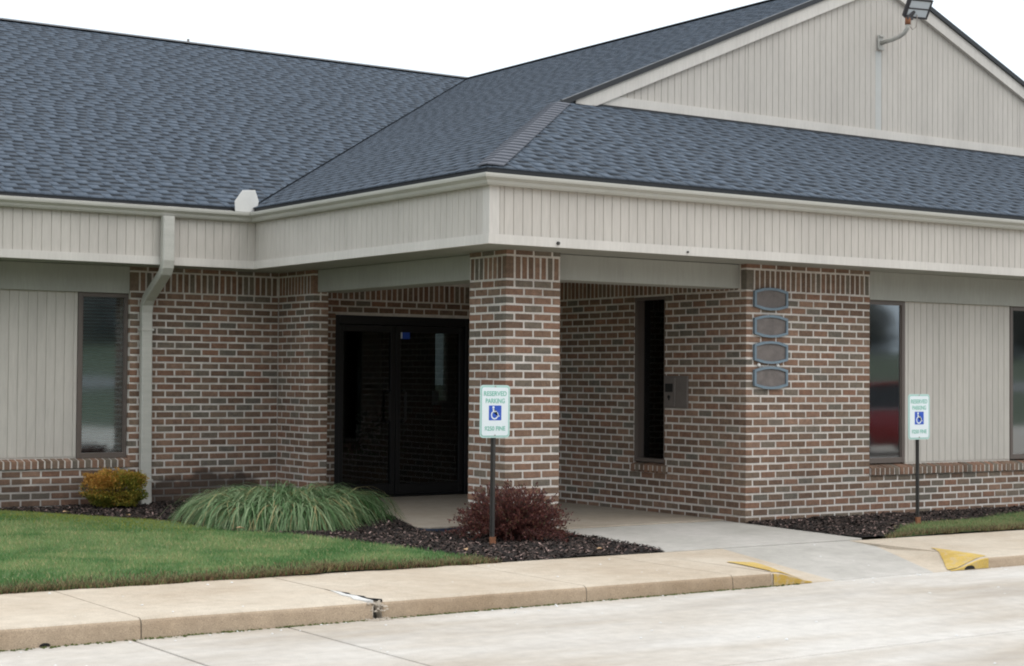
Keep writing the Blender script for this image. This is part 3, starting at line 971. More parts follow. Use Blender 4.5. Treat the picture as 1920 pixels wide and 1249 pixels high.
# wall below the left window
lowl = MB().box(-12, XL0 + REC, YW + REC, YW + .28, -0.14, 0.44).build('brick_wall', M['mortar'], building)
lo = Loose()
courses(lowl, 'x', YW, 24, 32, lambda k: -7, lambda k: XL0 - JX, bx, 0, loose_if=lambda a, k: a < -4.2, loose=lo, ztop_lim=0.437)
lo.build(lowl)
sill_l = empty('brick_sill'); sill_l.parent = building
MB().prism([(-12, YW - .016, 0.445), (-12, YW + .12, 0.445), (-12, YW + .12, 0.55), (-12, YW - .016, 0.518)], (12 + XL0 - .004, 0, 0)).build('mortar_bed', M['mortar'], sill_l)
rowlock(sill_l, 'x', YW, -5.2, XL0 + 0.03, 0.526, 0.553, 0.082)

# ---- siding boards
BOARDS = {}
def board(parent, axis, plane, a0, a1, z0, z1, z0b=None, z1b=None, th=0.012, mat=None):
    """one raised board of the grooved siding; z0b/z1b: heights at the a1 end"""
    z0b = z0 if z0b is None else z0b; z1b = z1 if z1b is None else z1b
    l = a1 - a0
    key = (axis, round(l, 4), round(z1 - z0, 4), round(z0b - z0, 4), round(z1b - z0, 4))
    if key not in BOARDS:
        c = 0.003
        def P(a, y, z): return (a, y, z) if axis == 'x' else (y, a, z)
        pts_o = [(0, 0), (l, z0b - z0), (l, z1b - z0), (0, z1 - z0)]
        pts_i = [(c, 0), (l - c, z0b - z0), (l - c, z1b - z0), (c, z1 - z0)]
        v = [P(a, th, z) for a, z in pts_o] + [P(a, c, z) for a, z in pts_o] + [P(a, 0, z) for a, z in pts_i]
        f = [(8, 9, 10, 11)]
        for i in range(4):
            j = (i + 1) % 4
            f += [(i, j, j + 4, i + 4), (i + 4, j + 4, j + 8, i + 8)]
        me = mesh('siding_board', v, f)
        bm = bmesh.new(); bm.from_mesh(me); bmesh.ops.recalc_face_normals(bm, faces=bm.faces); bm.to_mesh(me); bm.free()
        me.materials.append(mat or M['siding'])
        BOARDS[key] = me
    loc = (a0, plane, z0) if axis == 'x' else (plane, a0, z0)
    link('siding_board', BOARDS[key], None, parent, loc)
def siding(parent, axis, plane, a0, a1, z0, z1, phase=0.0, narrow=()):
    a = a0 - phase; i = 0
    while a < a1 - 0.004:
        p = SID * (0.5 if i in narrow else 1.0)
        s = max(a, a0); e = min(a + p - 0.0055, a1)
        if e - s > 0.012: board(parent, axis, plane, s, e, z0, z1)
        a += p; i += 1

# fascia: backing, boards, bottom trim
def path_loft(name, prof, mat, parent, x_left=-12.0, x_right=14.68, closed=True, smooth=False):
    """profile (outset, z) swept round the eave: left run, inner corner, side run, outer corner, front run"""
    V, F = [], []
    for (o, z) in prof:
        V += [(x_left, YLF - o, z), (XF - o, YLF - o, z), (XF - o, YF - o, z), (x_right, YF - o, z)]
    n = len(prof)
    for i in range(n if closed else n - 1):
        j = (i + 1) % n
        for k in range(3):
            F.append((i * 4 + k, j * 4 + k, j * 4 + k + 1, i * 4 + k + 1))
    if closed:
        F.append(tuple(i * 4 for i in range(n))); F.append(tuple(i * 4 + 3 for i in reversed(range(n))))
    me = mesh(name, V, F)
    bm = bmesh.new(); bm.from_mesh(me); bmesh.ops.recalc_face_normals(bm, faces=bm.faces); bm.to_mesh(me); bm.free()
    if smooth:
        for e in me.polygons: e.use_smooth = False
    me.materials.append(mat)
    return link(name, me, None, parent)
fascia = path_loft('fascia', [(-0.007, 2.55), (-0.007, 3.06), (-0.05, 3.06), (-0.05, 2.55)], M['siding'], building)
siding(fascia, 'x', YLF, -4.6, XF + 0.006, 2.597, 3.02, 0.03)
siding(fascia, 'y', XF, YF + 0.105, YLF - 0.004, 2.597, 3.02, 0.0, narrow=(12, 25))
siding(fascia, 'x', YF, XF + 0.105, 8.6, 2.597, 3.02, 0.0, narrow=(0, 51))
# beyond the view the same boards go on as one run
lo_b = MB()
a = -4.6 - 0.03
while a > -12: lo_b.box(a - SID + 0.007, a, YLF, YLF + .011, 2.597, 3.02); a -= SID
a = 8.62
while a < 14.6: lo_b.box(a, a + SID - 0.007, YF, YF + .011, 2.597, 3.02); a += SID
o = lo_b.build('siding_boards', M['siding'], fascia); o['kind'] = 'stuff'
# corner boards of the fascia
MB().prism([(XF - .004, YF - .004, 2.60), (XF - .004, YF + .10, 2.60), (XF + .008, YF + .10, 2.60), (XF + .008, YF + .008, 2.60), (XF + .10, YF + .008, 2.60), (XF + .10, YF - .004, 2.60)], (0, 0, .418)).build('corner_board', M['trim'], fascia, .002)
path_loft('fascia_trim', [(0.020, ZB), (0.020, 2.600), (-0.02, 2.600), (-0.02, ZB)], M['trim'], fascia)
for (x, z, r_) in ((.165, 2.553, .016), (1.62, 2.548, .010)):
    MB().tube([(x, YF - .018, z), (x, YF - .034, z)], r_, 10).build('bolt_head', M['post'], fascia)
gut = path_loft('gutter', [(0.004, 3.006), (0.060, 3.006), (0.074, 3.022), (0.082, 3.042), (0.098, 3.052), (0.118, 3.066), (0.122, 3.083), (0.122, 3.098), (0.108, 3.100), (0.108, 3.090), (0.06, 3.03), (0.012, 3.02), (0.012, 3.10), (0.004, 3.10)], M['gutter'], building)
# leaf guard over the left run
MB().poly([(-12, YLF - 0.11, 3.101), (XF - 0.30, YLF - .11, 3.101), (XF - .30, YLF - .075, 3.109), (-12, YLF - .075, 3.109)]).build('leaf_guard', M['gutter_guard'], gut)
# white splash guard at the inside corner
sg = [(-0.815, 3.10), (-0.57, 3.10), (-0.548, 3.225), (-0.59, 3.335), (-0.735, 3.325), (-0.822, 3.205)]
MB().prism([(x, YLF - 0.122 + 0.02 * abs(x + .69), z) for x, z in sg], (0, 0.006, 0)).build('splash_guard', M['white_plastic'], gut, .002)
# downspout
ds = empty('downspout'); ds.parent = building
def rect_path(pts, w_, d_):
    V, F = [], []
    for i, p in enumerate(pts):
        p = Vector(p)
        a = Vector(pts[max(i - 1, 0)]); b = Vector(pts[min(i + 1, len(pts) - 1)])
        t = (b - a).normalized(); s = Vector((1, 0, 0)); q = t.cross(s).normalized()
        for (su, sv) in ((-1, -.75), (-.85, -1), (.85, -1), (1, -.75), (1, .75), (.85, 1), (-.85, 1), (-1, .75)):
            V.append(tuple(p + s * su * w_ / 2 + q * sv * d_ / 2))
    for i in range(len(pts) - 1):
        for k in range(8):
            F.append((i * 8 + k, i * 8 + (k + 1) % 8, i * 8 + 8 + (k + 1) % 8, i * 8 + 8 + k))
    F.append(tuple(range(8))); F.append(tuple(range((len(pts) - 1) * 8, len(pts) * 8)))
    mb = MB(); mb.v, mb.f, mb.mi = V, F, [0] * len(F)
    return mb
dx = -1.52
rect_path([(dx - .02, 3.83, 3.01), (dx - .02, 3.83, 2.56), (dx - .018, 3.845, 2.50), (dx - .015, 3.89, 2.44)], .125, .085).build('upper_pipe', M['gutter'], ds)
rect_path([(dx - .015, 3.885, 2.445), (dx, 4.34, 2.20), (dx + .002, 4.40, 2.14), (dx + .004, 4.418, 2.06)], .121, .082).build('elbow', M['gutter'], ds)
rect_path([(dx + .004, 4.42, 2.075), (dx + .02, 4.42, 0.10)], .117, .078).build('lower_pipe', M['gutter'], ds)
rect_path([(dx + .02, 4.42, 0.13), (dx + .02, 4.41, 0.05), (dx + .02, 4.40, 0.02)], .121, .084).build('foot', M['gutter'], ds)
box('strap', dx - .06, dx + .085, 4.374, 4.47, .295, .315, M['gutter'], ds)
box('strap', dx - .06, dx + .075, 4.374, 4.47, 1.86, 1.88, M['gutter'], ds)

# soffits, porch ceiling, frieze boards, beams
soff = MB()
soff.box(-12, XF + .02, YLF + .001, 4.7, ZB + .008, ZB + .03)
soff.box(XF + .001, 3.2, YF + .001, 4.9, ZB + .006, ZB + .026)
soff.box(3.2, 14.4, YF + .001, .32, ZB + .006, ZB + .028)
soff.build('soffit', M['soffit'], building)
box('frieze_board', -12, XL0 - .002, YW + .012, YW + .10, 2.245, ZB + .004, M['soffit'], building)
box('frieze_board', XE + .002, 14.2, .012, .10, 2.232, ZB + .004, M['soffit'], building)
box('porch_beam', .10, .42, CW - .01, YP + .01, 2.29, ZB + .004, M['soffit'], building, .004)
box('porch_beam', CW - .01, XB + .01, .10, .42, 2.288, ZB + .002, M['soffit'], building, .004)

# wall siding beside the windows
sl = empty('wall_siding'); sl.parent = building
box('backing_panel', -12, -2.205, YW + .067, YW + .2, .50, 2.25, M['siding'], sl)
siding(sl, 'x', YW + .060, -4.4, -2.207, .56, 2.243, .045)
lo_b = MB(); a = -4.45
while a > -12: lo_b.box(a - SID + .007, a, YW + .06, YW + .071, .56, 2.243); a -= SID
o = lo_b.build('siding_boards', M['siding'], sl); o['kind'] = 'stuff'
sr = empty('wall_siding'); sr.parent = building
box('backing_panel', 5.128, 6.805, .067, .2, .50, 2.236, M['siding'], sr)
siding(sr, 'x', .060, 5.13, 6.803, .545, 2.23, .0, narrow=(0,))
box('backing_panel', 7.412, 14.2, .067, .2, .50, 2.236, M['siding'], sr)
siding(sr, 'x', .060, 7.415, 9.2, .545, 2.23, .0)
lo_b = MB(); a = 9.21
while a < 14.1: lo_b.box(a, a + SID - .0055, .06, .0665, .545, 2.23); a += SID
o = lo_b.build('siding_boards', M['siding'], sr); o['kind'] = 'stuff'

# windows
def window(axis, plane, a0, a1, z0, z1, fr=0.045, parent=building, blinds=None, depth=.05, gl=.024):
    w_ = empty('window'); w_.parent = parent
    def bx(nm, A0, A1, Z0, Z1, P0, P1, mat, bev=.003, par=w_):
        if axis == 'x': return box(nm, A0, A1, P0, P1, Z0, Z1, mat, par, bev)
        return box(nm, P0, P1, A0, A1, Z0, Z1, mat, par, bev)
    bx('frame', a0, a0 + fr, z0, z1, plane, plane + depth, M['bronze'])
    bx('frame', a1 - fr, a1, z0, z1, plane, plane + depth, M['bronze'])
    bx('frame', a0 + fr, a1 - fr, z1 - fr, z1, plane + .001, plane + depth - .001, M['bronze'])
    bx('frame', a0 + fr, a1 - fr, z0, z0 + fr * 1.25, plane + .001, plane + depth - .001, M['bronze'])
    bx('stop', a0 + fr, a0 + fr + .012, z0 + fr, z1 - fr, plane + .015, plane + depth - .004, M['bronze'], 0)
    bx('stop', a1 - fr - .012, a1 - fr, z0 + fr, z1 - fr, plane + .015, plane + depth - .004, M['bronze'], 0)
    bx('pane', a0 + fr + .004, a1 - fr - .004, z0 + fr, z1 - fr, plane + gl, plane + gl + .004, M['glass'] if axis == 'x' else M['door_glass'], 0)
    if blinds:
        b = empty('window_blind'); b.parent = w_
        s0, s1, zb = blinds
        z = z1 - fr - .03
        me = None
        while z > zb:
            if me is None:
                lx = s1 - s0
                me = mesh('slat', [(0, -.012, .006), (lx, -.012, .006), (lx, .0, .010), (0, 0, .010), (lx, .012, .0), (0, .012, .0)], [(0, 1, 2, 3), (3, 2, 4, 5)])
                me.materials.append(M['blind'])
            if axis == 'x': link('slat', me, None, b, (s0, plane + .085, z))
            z -= .034
    return w_
window('x', YW + .05, -2.203, XL0 + .02, .54, 2.245, blinds=(-2.15, XL0 - .03, .62))
w1_ = window('x', .055, XE - .02, 5.124, .54, 2.232)
w2_ = window('x', .055, 6.808, 7.41, .54, 2.232)
M['veil'] = plain('veil_sheet_tone', lin(132, 148, 160), .9, .08, 6, stretch=(6, 1, .4))  # sheets added behind the right panes, a hazy mid-tone under the reflections
box('veil_sheet', XE - .05, 5.16, .185, .19, .5, 2.26, M['veil'], w1_)
box('veil_sheet', 6.78, 7.44, .185, .19, .5, 2.26, M['veil'], w2_)
window('y', XB + .012, SW0, SW1, .53, SWZ1, fr=.03, depth=.125, gl=.095)
# curtain behind the narrow porch window
box('curtain', XB + .150, XB + .160, SW0 - .1, SW1 + .1, .5, 2.3, plain('teal_curtain', lin(190, 222, 228), .9, .15, 10, stretch=(1, 8, .3)), building)

# entrance doors
door = empty('entrance_door'); door.parent = building
dy = YD + .06
def dbox(nm, x0, x1, z0, z1, y0=dy, y1=dy + .05, mat=M['dark_alu'], bev=.003, par=door): return box(nm, x0, x1, y0, y1, z0, z1, mat, par, bev)
dbox('frame', DX0, DX0 + .075, .0, DZ1, dy - .03, dy + .08); dbox('frame', DX1 - .075, DX1, .0, DZ1, dy - .03, dy + .08)
dbox('frame', DX0 + .075, DX1 - .075, DZ1 - .10, DZ1, dy - .028, dy + .078)
dbox('threshold', DX0 + .075, DX1 - .075, .018, .04, dy - .028, dy + .078)
for (a0, a1, hinge) in ((DX0 + .08, 1.622, 0), (1.632, DX1 - .08, 1)):
    leaf = empty('door_leaf'); leaf.parent = door
    dbox('stile', a0, a0 + .06, .045, DZ1 - .105, par=leaf); dbox('stile', a1 - .06, a1, .045, DZ1 - .105, par=leaf)
    dbox('rail', a0 + .06, a1 - .06, DZ1 - .18, DZ1 - .105, dy + .001, dy + .049, par=leaf); dbox('rail', a0 + .06, a1 - .06, .045, .17, dy + .001, dy + .049, par=leaf)
    dbox('pane', a0 + .06, a1 - .06, .17, DZ1 - .18, dy + .022, dy + .028, M['door_glass'], 0, leaf)
    hx = a1 - .10 if hinge == 0 else a0 + .10
    MB().tube([(hx, dy + .01, .88), (hx, dy - .05, .90), (hx, dy - .05, 1.22), (hx, dy + .01, 1.24)], .012, 8).build('pull_handle', M['dark_alu'], leaf)
# a second, inner pair of doors, the room beyond and what stands in it
inner = empty('vestibule'); inner.parent = building
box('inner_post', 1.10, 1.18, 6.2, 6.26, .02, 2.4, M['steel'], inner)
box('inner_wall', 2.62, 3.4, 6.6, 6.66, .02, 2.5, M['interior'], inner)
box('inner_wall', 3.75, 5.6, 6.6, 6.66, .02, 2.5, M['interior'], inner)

REARX = (11.05, 11.42)
# interior shell so that windows look into rooms
shell = empty('interior_shell'); shell.parent = building
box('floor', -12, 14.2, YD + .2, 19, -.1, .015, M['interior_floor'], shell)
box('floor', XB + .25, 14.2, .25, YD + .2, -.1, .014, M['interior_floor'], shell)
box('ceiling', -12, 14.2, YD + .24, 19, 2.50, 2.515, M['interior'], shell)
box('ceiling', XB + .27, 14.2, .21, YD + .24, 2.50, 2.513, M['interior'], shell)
rw0, rw1 = REARX
box('rear_wall', -12, rw0, 18.9, 19.1, -.14, 2.6, M['mortar'], shell); box('rear_wall', rw1, 14.2, 18.9, 19.1, -.14, 2.6, M['mortar'], shell)
box('rear_wall', rw0, rw1, 18.9, 19.1, -.14, .9, M['mortar'], shell); box('rear_wall', rw0, rw1, 18.9, 19.1, 2.5, 2.6, M['mortar'], shell)
box('rear_pane', rw0, rw1, 18.98, 18.99, .9, 2.5, M['door_glass'], shell)
box('end_wall', -12.2, -12, YW + .07, 19.1, -.14, 2.6, M['mortar'], shell)
box('end_wall', 14.2, 14.4, 0, 19.1, -.14, 2.6, M['mortar'], shell)
box('partition', -12, 0, 8.0, 8.1, .02, 2.5, M['interior'], shell)
box('partition', 5.6, 5.7, .25, 9, .02, 2.5, M['interior'], shell)
box('partition', .2, 3.2, 9.0, 9.1, .02, 2.5, M['interior'], shell)
box('partition', .1, .2, YD + .3, 9, .02, 2.5, M['interior'], shell)
box('partition', XB + .3, 14.2, 3.6, 3.7, .02, 2.5, M['interior'], shell)

# ---- roof
roof = empty('roof'); roof.parent = building
ZE = 3.124
def z_left(x): return ZE + PITCHR * (x + 0.66)
def z_main(y): return ZE + PITCHR * (y - 3.78)
def z_hip(y): return ZE + PITCHR * (y + 0.65)
XR, YR, YGB = 7.076, 11.516, 2.20
ZR = z_left(XR)
XE0, YE0, YH0 = -0.60, 3.84, -0.585
dk = MB()
dz = -0.012
dk.poly([(-12.5, YE0, z_main(YE0) + dz), (XE0, YE0, z_main(YE0) + dz), (XR, YR, ZR + dz), (-12.5, YR, ZR + dz)])
dk.poly([(XE0, YE0, z_left(XE0) + dz), (XE0, YH0, z_left(XE0) + dz), (2.18, YGB - .01, z_left(2.18) + dz), (XR, YGB - .01, ZR + dz), (XR, YR, ZR + dz)])
xr2 = 2 * XR - XE0
dk.poly([(XE0, YH0, z_hip(YH0) + dz), (xr2, YH0, z_hip(YH0) + dz), (xr2 - 2.78, YGB - .005, z_hip(YGB - .005) + dz), (2.18, YGB - .005, z_hip(YGB - .005) + dz)])
dk.poly([(xr2, YH0, z_hip(YH0)), (xr2, 19.2, z_hip(YH0)), (XR, 19.2, ZR), (XR, YGB - .01, ZR), (xr2 - 2.78, YGB - .01, z_hip(YGB))])
dk.poly([(-12.5, YR, ZR), (XR, YR, ZR), (XR, 19.2, z_main(YE0)), (-12.5, 19.2, z_main(YE0))])
dk.poly([(-12.5, YE0, 3.0), (-12.5, YR, ZR), (-12.5, 19.2, 3.0)])
dk.build('roof_deck', M['deck'], roof)
# black drip edge under the shingles
path_loft('drip_edge', [(0.050, 3.065), (0.068, 3.065), (0.070, z_left(XE0) - .006), (0.045, z_left(XE0) - .008)], M['black_metal'], roof)

LT = np.array(lin(81, 90, 101)[:3]); MD = np.array(lin(79, 87, 97)[:3]); DK = np.array(lin(37, 41, 46)[:3])
def shingles(name, to3d, hmax, umin, umax, seed, exp_h=0.1313, floor_u=None):
    """laminated shingles: every tab its own small solid. to3d(u,h,lift); umin/umax: fn(h)"""
    r = random.Random(seed)
    V, F, Cc = [], [], []
    rows = int(math.ceil(hmax / exp_h))
    for i in range(rows):
        h0, h1 = i * exp_h - (0.012 if i == 0 else 0), min((i + 1) * exp_h + 0.004, hmax)
        ua, ub = min(umin(h0), umin(h1)), max(umax(h0), umax(h1))
        u = ua - r.uniform(0, .3)
        high = r.random() < 0.5
        while u < ub:
            w_ = r.uniform(0.08, 0.16) if high else r.uniform(0.10, 0.155)
            e = u + w_
            # clip to slanted ends
            b0, b1 = max(u, umin(h0)), min(e, umax(h0)); t0, t1 = max(u, umin(h1)), min(e, umax(h1))
            if b1 > b0 or t1 > t0:
                b1 = max(b0, b1); t1 = max(t0, t1)
                if b1 == b0: b0 = b1 = min(max((u + e) / 2, umin(h0)), umax(h0))
                if t1 == t0: t0 = t1 = min(max((u + e) / 2, umin(h1)), umax(h1))
                lb = 0.0085 if high else 0.005
                tone = r.uniform(.9, 1.1)
                if high:
                    hm = h0 + (h1 - h0) * 0.5
                    cs = (LT * tone, LT * tone * r.uniform(.92, 1.0))
                else:
                    hm = h0 + (h1 - h0) * r.uniform(0.52, 0.62)
                    cs = (MD * tone, DK * r.uniform(.7, 1.6))
                t = (hm - h0) / (h1 - h0)
                m0, m1 = b0 + (t0 - b0) * t, b1 + (t1 - b1) * t
                lm = lb + (0.002 - lb) * t
                n = len(V)
                V += [to3d(b0, h0, -.004), to3d(b1, h0, -.004), to3d(b0, h0, lb), to3d(b1, h0, lb), to3d(m0, hm, lm), to3d(m1, hm, lm), to3d(t0, h1, .002), to3d(t1, h1, .002), to3d(t0, h1, -.004), to3d(t1, h1, -.004)]
                F += [(n, n + 1, n + 3, n + 2), (n + 2, n + 3, n + 5, n + 4), (n + 4, n + 5, n + 7, n + 6), (n, n + 2, n + 4, n + 8), (n + 4, n + 6, n + 8, n + 8), (n + 1, n + 9, n + 5, n + 3), (n + 5, n + 9, n + 7, n + 7)]
                Cc += [MD * .8, cs[0], cs[1], DK, DK, DK, DK]
            u = e
            high = not high if r.random() < 0.97 else high
    F2 = [f if f[2] != f[3] else f for f in F]
    quads = [k for k, f in enumerate(F2) if f[2] != f[3] and f[-1] != f[-2]]
    o = fast_mesh(name, np.array(V), np.array([F2[k] for k in quads]), M['shingle'], roof, np.array([Cc[k] for k in quads]))
    o['kind'] = 'stuff'
    return o
nrm = math.sqrt(1 + PITCHR ** 2)
def t_main(u, h, l): return (u, YE0 + h - l * PITCHR / nrm, z_main(YE0 + h) + l / nrm)
def t_left(u, h, l): return (XE0 + h - l * PITCHR / nrm, u, z_left(XE0 + h) + l / nrm)
def t_hip(u, h, l): return (u, YH0 + h - l * PITCHR / nrm, z_hip(YH0 + h) + l / nrm)
shingles('roof_shingles', t_main, YR - YE0, lambda h: -7.5, lambda h: XE0 + h - .012, 3)
shingles('roof_shingles', t_left, XR - XE0, lambda h: (YH0 + h) if h < YGB - YH0 else YGB - .035, lambda h: YE0 + h - .016, 5)
shingles('roof_shingles', t_hip, YGB - YH0 - .012, lambda h: XE0 + h, lambda h: xr2 - h, 9)
# thin strip in the valley, its dark colour painting the shadow line
vl = MB(); vv = []
for h in (0.0, XR - XE0):
    vv.append(h)
a, b = vv
vl.poly([(XE0 + a - .016, YE0 + a, z_main(YE0 + a) + .010), (XE0 + a, YE0 + a - .016, z_left(XE0 + a) + .010), (XE0 + b, YE0 + b - .016, z_left(XE0 + b) + .010), (XE0 + b - .016, YE0 + b, z_main(YE0 + b) + .010)])
vl.build('valley_line', plain('valley_line_dark', lin(26, 28, 31), 1.0, .2, 8, spec=0.0), roof)
# hip caps: overlapping bent shingles from the corner up to the gable foot
def cap_run(p0, p1, da, db, n, w_, mat, parent, nm, shared=True):
    p0, p1 = Vector(p0), Vector(p1); da, db = Vector(da).normalized(), Vector(db).normalized()
    d = (p1 - p0) / n
    up = Vector((0, 0, 1))
    def P(t, a, lift): return a + d * t + up * lift
    V = []
    lo_, hi_ = .026, .012
    for (t, lf) in ((0, lo_), (1.25, hi_)):
        c = d * t + up * (lf + .006)
        V += [tuple(c + da * w_ - up * .004), tuple(c + da * w_ * .5), tuple(c), tuple(c + db * w_ * .5), tuple(c + db * w_ - up * .004)]
    base = len(V)
    V += [tuple(Vector(v) - up * .012) for v in V[:5]]
    F = [(i, i + 1, i + 6, i + 5) for i in range(4)] + [(base + i, base + i + 1, i + 1, i) for i in range(4)] + [(base, 0, 5), (base + 4, 9, 4)]
    me = mesh(nm, V, F)
    bm = bmesh.new(); bm.from_mesh(me); bmesh.ops.recalc_face_normals(bm, faces=bm.faces); bm.to_mesh(me); bm.free()
    me.materials.append(mat)
    for i in range(n):
        link(nm, me, None, parent, tuple(p0 + d * i))
hip0 = (XE0 - .005, YH0 - .005, z_hip(YH0))
hip1 = (2.06, 2.06 + (YH0 - XE0), z_left(2.06))
cap_run(hip0, hip1, (0, 1, 0), (1, 0, 0), 26, .165, M['hip_cap'], roof, 'hip_cap')
cap_run((-12.5, YR, ZR), (XR, YR, ZR), (0, -1, -PITCHR), (0, 1, -PITCHR), 110, .14, M['deck'], roof, 'ridge_cap') if False else None
rd = MB()
rd.prism([(-12.5, YR - .13, ZR - .02), (-12.5, YR, ZR + .028), (-12.5, YR + .13, ZR - .02)], (XR + 12.5, 0, 0))
rd.build('ridge_cap', M['black_metal'], roof)
rd = MB()
rd.prism([(XR - .13, YGB - .03, ZR - .02), (XR, YGB - .03, ZR + .028), (XR + .13, YGB - .03, ZR - .02)], (0, YR - YGB, 0))
rd.build('ridge_cap', M['black_metal'], roof)

# gable wall over the front hip
gable = empty('gable'); gable.parent = building
zgb = z_hip(YGB)                                  # foot of the gable
def z_rake(x): return z_left(x) if x <= XR else z_left(2 * XR - x)
xg0, xg1 = 2.19, 2 * XR - 2.19
MB().prism([(xg0, YGB + .031, zgb - .05), (xg1, YGB + .031, zgb - .05), (xg1, YGB + .031, zgb), (XR, YGB + .031, ZR - .03), (xg0, YGB + .031, zgb)], (0, .05, 0)).build('backing_panel', M['siding'], gable)
a = xg0 + .25; i = 0
while a < xg1 - .25:
    p = SID * (0.5 if i in (25, 52, 76) else 1)
    e = a + p - .0055
    for (s0, e0) in (((a, e),) if not (a < XR < e) else ((a, XR), (XR, e))):
        zt0, zt1 = z_rake(s0) - .15, z_rake(e0) - .15
        if min(zt0, zt1) > zgb + .09:
            board(gable, 'x', YGB + .024, s0, e0, zgb + .05, zt0, zgb + .05, zt1)
    a += p; i += 1
MB().prism([(xg0 + .06, YGB, zgb + .022), (xg1 - .06, YGB, zgb + .022), (xg1 - .30, YGB, zgb + .125), (xg0 + .30, YGB, zgb + .125)], (0, .0305, 0)).build('base_trim', M['trim'], gable)
def rake(xa, za, xb, zb, hgt, y0, y1, nm, mat, par=gable):
    MB().prism([(xa, y0, za), (xb, y0, zb), (xb, y0, zb - hgt), (xa, y0, za - hgt)], (0, y1 - y0, 0)).build(nm, mat, par)
sx = .46
rake(xg0 + .18, z_left(xg0 + .18) - .045, XR, ZR - .045, .155, YGB - .030, YGB + .020, 'rake_board', M['trim'])
rake(XR, ZR - .045, xg1 - .18, z_left(xg0 + .18) - .045, .155, YGB - .030, YGB + .020, 'rake_board', M['trim'])
rake(xg0 - .02, z_left(xg0 - .02) + .012, XR, ZR + .012, .06, YGB - .058, YGB + .03, 'rake_edge', M['black_metal'])
rake(XR, ZR + .012, xg1 + .02, z_left(xg0 - .02) + .012, .06, YGB - .058, YGB + .03, 'rake_edge', M['black_metal'])
box('foot_strip', xg0, xg1, YGB - .012, YGB + .02, zgb - .03, zgb + .02, M['black_metal'], gable)  # black strip along the foot of the gable
# pale repaired strip of boards under the flood light
box('patch_board', 6.965, 7.065, YGB + .0215, YGB + .0238, zgb + .13, 5.43, plain('patch_paint', lin(178, 178, 174), .65, .06, 3), gable)

# ================================================================== THINGS ON AND AROUND THE BUILDING
# flood light on the gable
fl = empty('flood_light', (7.03, YGB + .01, 5.53))
tag(fl, 'grey flood light on a bent pipe arm high on the gable', 'flood light')
def fpart(mb, nm, mat, bevel=0.0, par=fl, smooth=False): return mb.build(nm, mat, par, bevel, smooth)
fpart(MB().box(-.045, .05, -.012, 0, -.085, .095).box(-.05, .045, -.03, -.012, -.09, -.055).box(-.03, .04, -.03, -.012, .07, .095), 'wall_bracket', M['pipe'], .003)
arm = [(0.01, -.01, .0), (0.01, -.18, .012), (.01, -.30, .03), (.01, -.38, .06), (.01, -.43, .11), (.01, -.44, .165)]
fpart(MB().tube(arm, .027, 10), 'arm', M['pipe'], smooth=True)
fpart(MB().tube([(.01, -.44, .155), (.01, -.44, .235)], .034, 10), 'slip_fitter', M['rust'], smooth=True)
fpart(MB().box(-.02, .075, -.47, -.425, .215, .265).tube([(.04, -.45, .26), (.08, -.47, .32)], .028, 8), 'knuckle', M['lamp_body'])
hs = empty('housing', (.12, -.50, .355)); hs.parent = fl
hs.scale = (.86, .86, .86)
hs.rotation_euler = (math.radians(34), math.radians(0), math.radians(-14))
def hbox(nm, a, mat, bev): MB().box(*a).build(nm, mat, hs, bev)
hbox('case', (-.19, .19, -.012, .055, -.145, .145), M['lamp_body'], .012)
hbox('bezel', (-.19, .19, -.03, -.0125, .115, .145), M['lamp_body'], .004); hbox('bezel', (-.19, .19, -.03, -.0125, -.145, -.115), M['lamp_body'], .004)
hbox('bezel', (-.19, -.16, -.029, -.0122, -.114, .114), M['lamp_body'], .004); hbox('bezel', (.16, .19, -.029, -.0122, -.114, .114), M['lamp_body'], .004)
hbox('bezel', (-.159, .159, -.028, -.0122, -.010, .010), M['lamp_body'], .003)
hbox('lens', (-.159, .159, -.022, -.0123, .011, .114), M['lamp_lens'], 0); hbox('lens', (-.159, .159, -.022, -.0123, -.114, -.011), M['lamp_lens'], 0)
fpart(MB().tube([(.03, -.44, .15), (.07, -.46, .10), (.11, -.48, .13), (.12, -.49, .22), (.11, -.49, .28)], .006, 6), 'cable', M['steel'], smooth=True)

# plaques
def plaque(zc, label):
    p = empty('wall_plaque', (3.14, 0, zc)); tag(p, label, 'plaque', 'bronze plaques stacked on the brick wall')
    def ring(s, t, k):
        hw, he, hm = .222 * s - k, .078 - k * .8, .112 - k
        return [(-hw, t, -he), (-hw * .45, t, -hm + .006), (0, t, -hm), (hw * .45, t, -hm + .006), (hw, t, -he), (hw, t, he), (hw * .45, t, hm - .006), (0, t, hm), (-hw * .45, t, hm - .006), (-hw, t, he)]
    o, i_, b, ib = ring(1, -.030, 0), ring(1, -.030, .024), ring(1, -.002, 0), ring(1, -.012, .024)
    V = o + i_ + b + ib; n = 10; F = []
    for k in range(n):
        j = (k + 1) % n
        F += [(k, j, n + j, n + k), (k, 2 * n + k, 2 * n + j, j), (n + k, n + j, 3 * n + j, 3 * n + k)]
    mb = MB(); mb.v, mb.f, mb.mi = V, F, [0] * len(F)
    mb.build('frame', M['plaque_frame'], p)
    MB().prism(ring(1, -.0145, .0245), (0, .012, 0)).build('face', M['plaque_face'], p)
plaque(2.188, 'topmost of the four blank framed plaques on the brick wall')
plaque(1.921, 'second plaque from the top on the brick wall')
plaque(1.664, 'third plaque from the top, above two white plugs')
plaque(1.416, 'lowest of the four blank framed plaques on the brick wall')
for x, lb in ((2.992, 'left white round plug between the two lowest plaques'), (3.24, 'right white round plug between the two lowest plaques')):
    mb = MB().tube([(x, .004, 1.541), (x, -.014, 1.541), (x, -.019, 1.541)], [.018, .018, .010], 12)
    tag(mb.build('wall_plug', M['white_plastic'], None), lb, 'plug', 'white plugs on the brick wall')

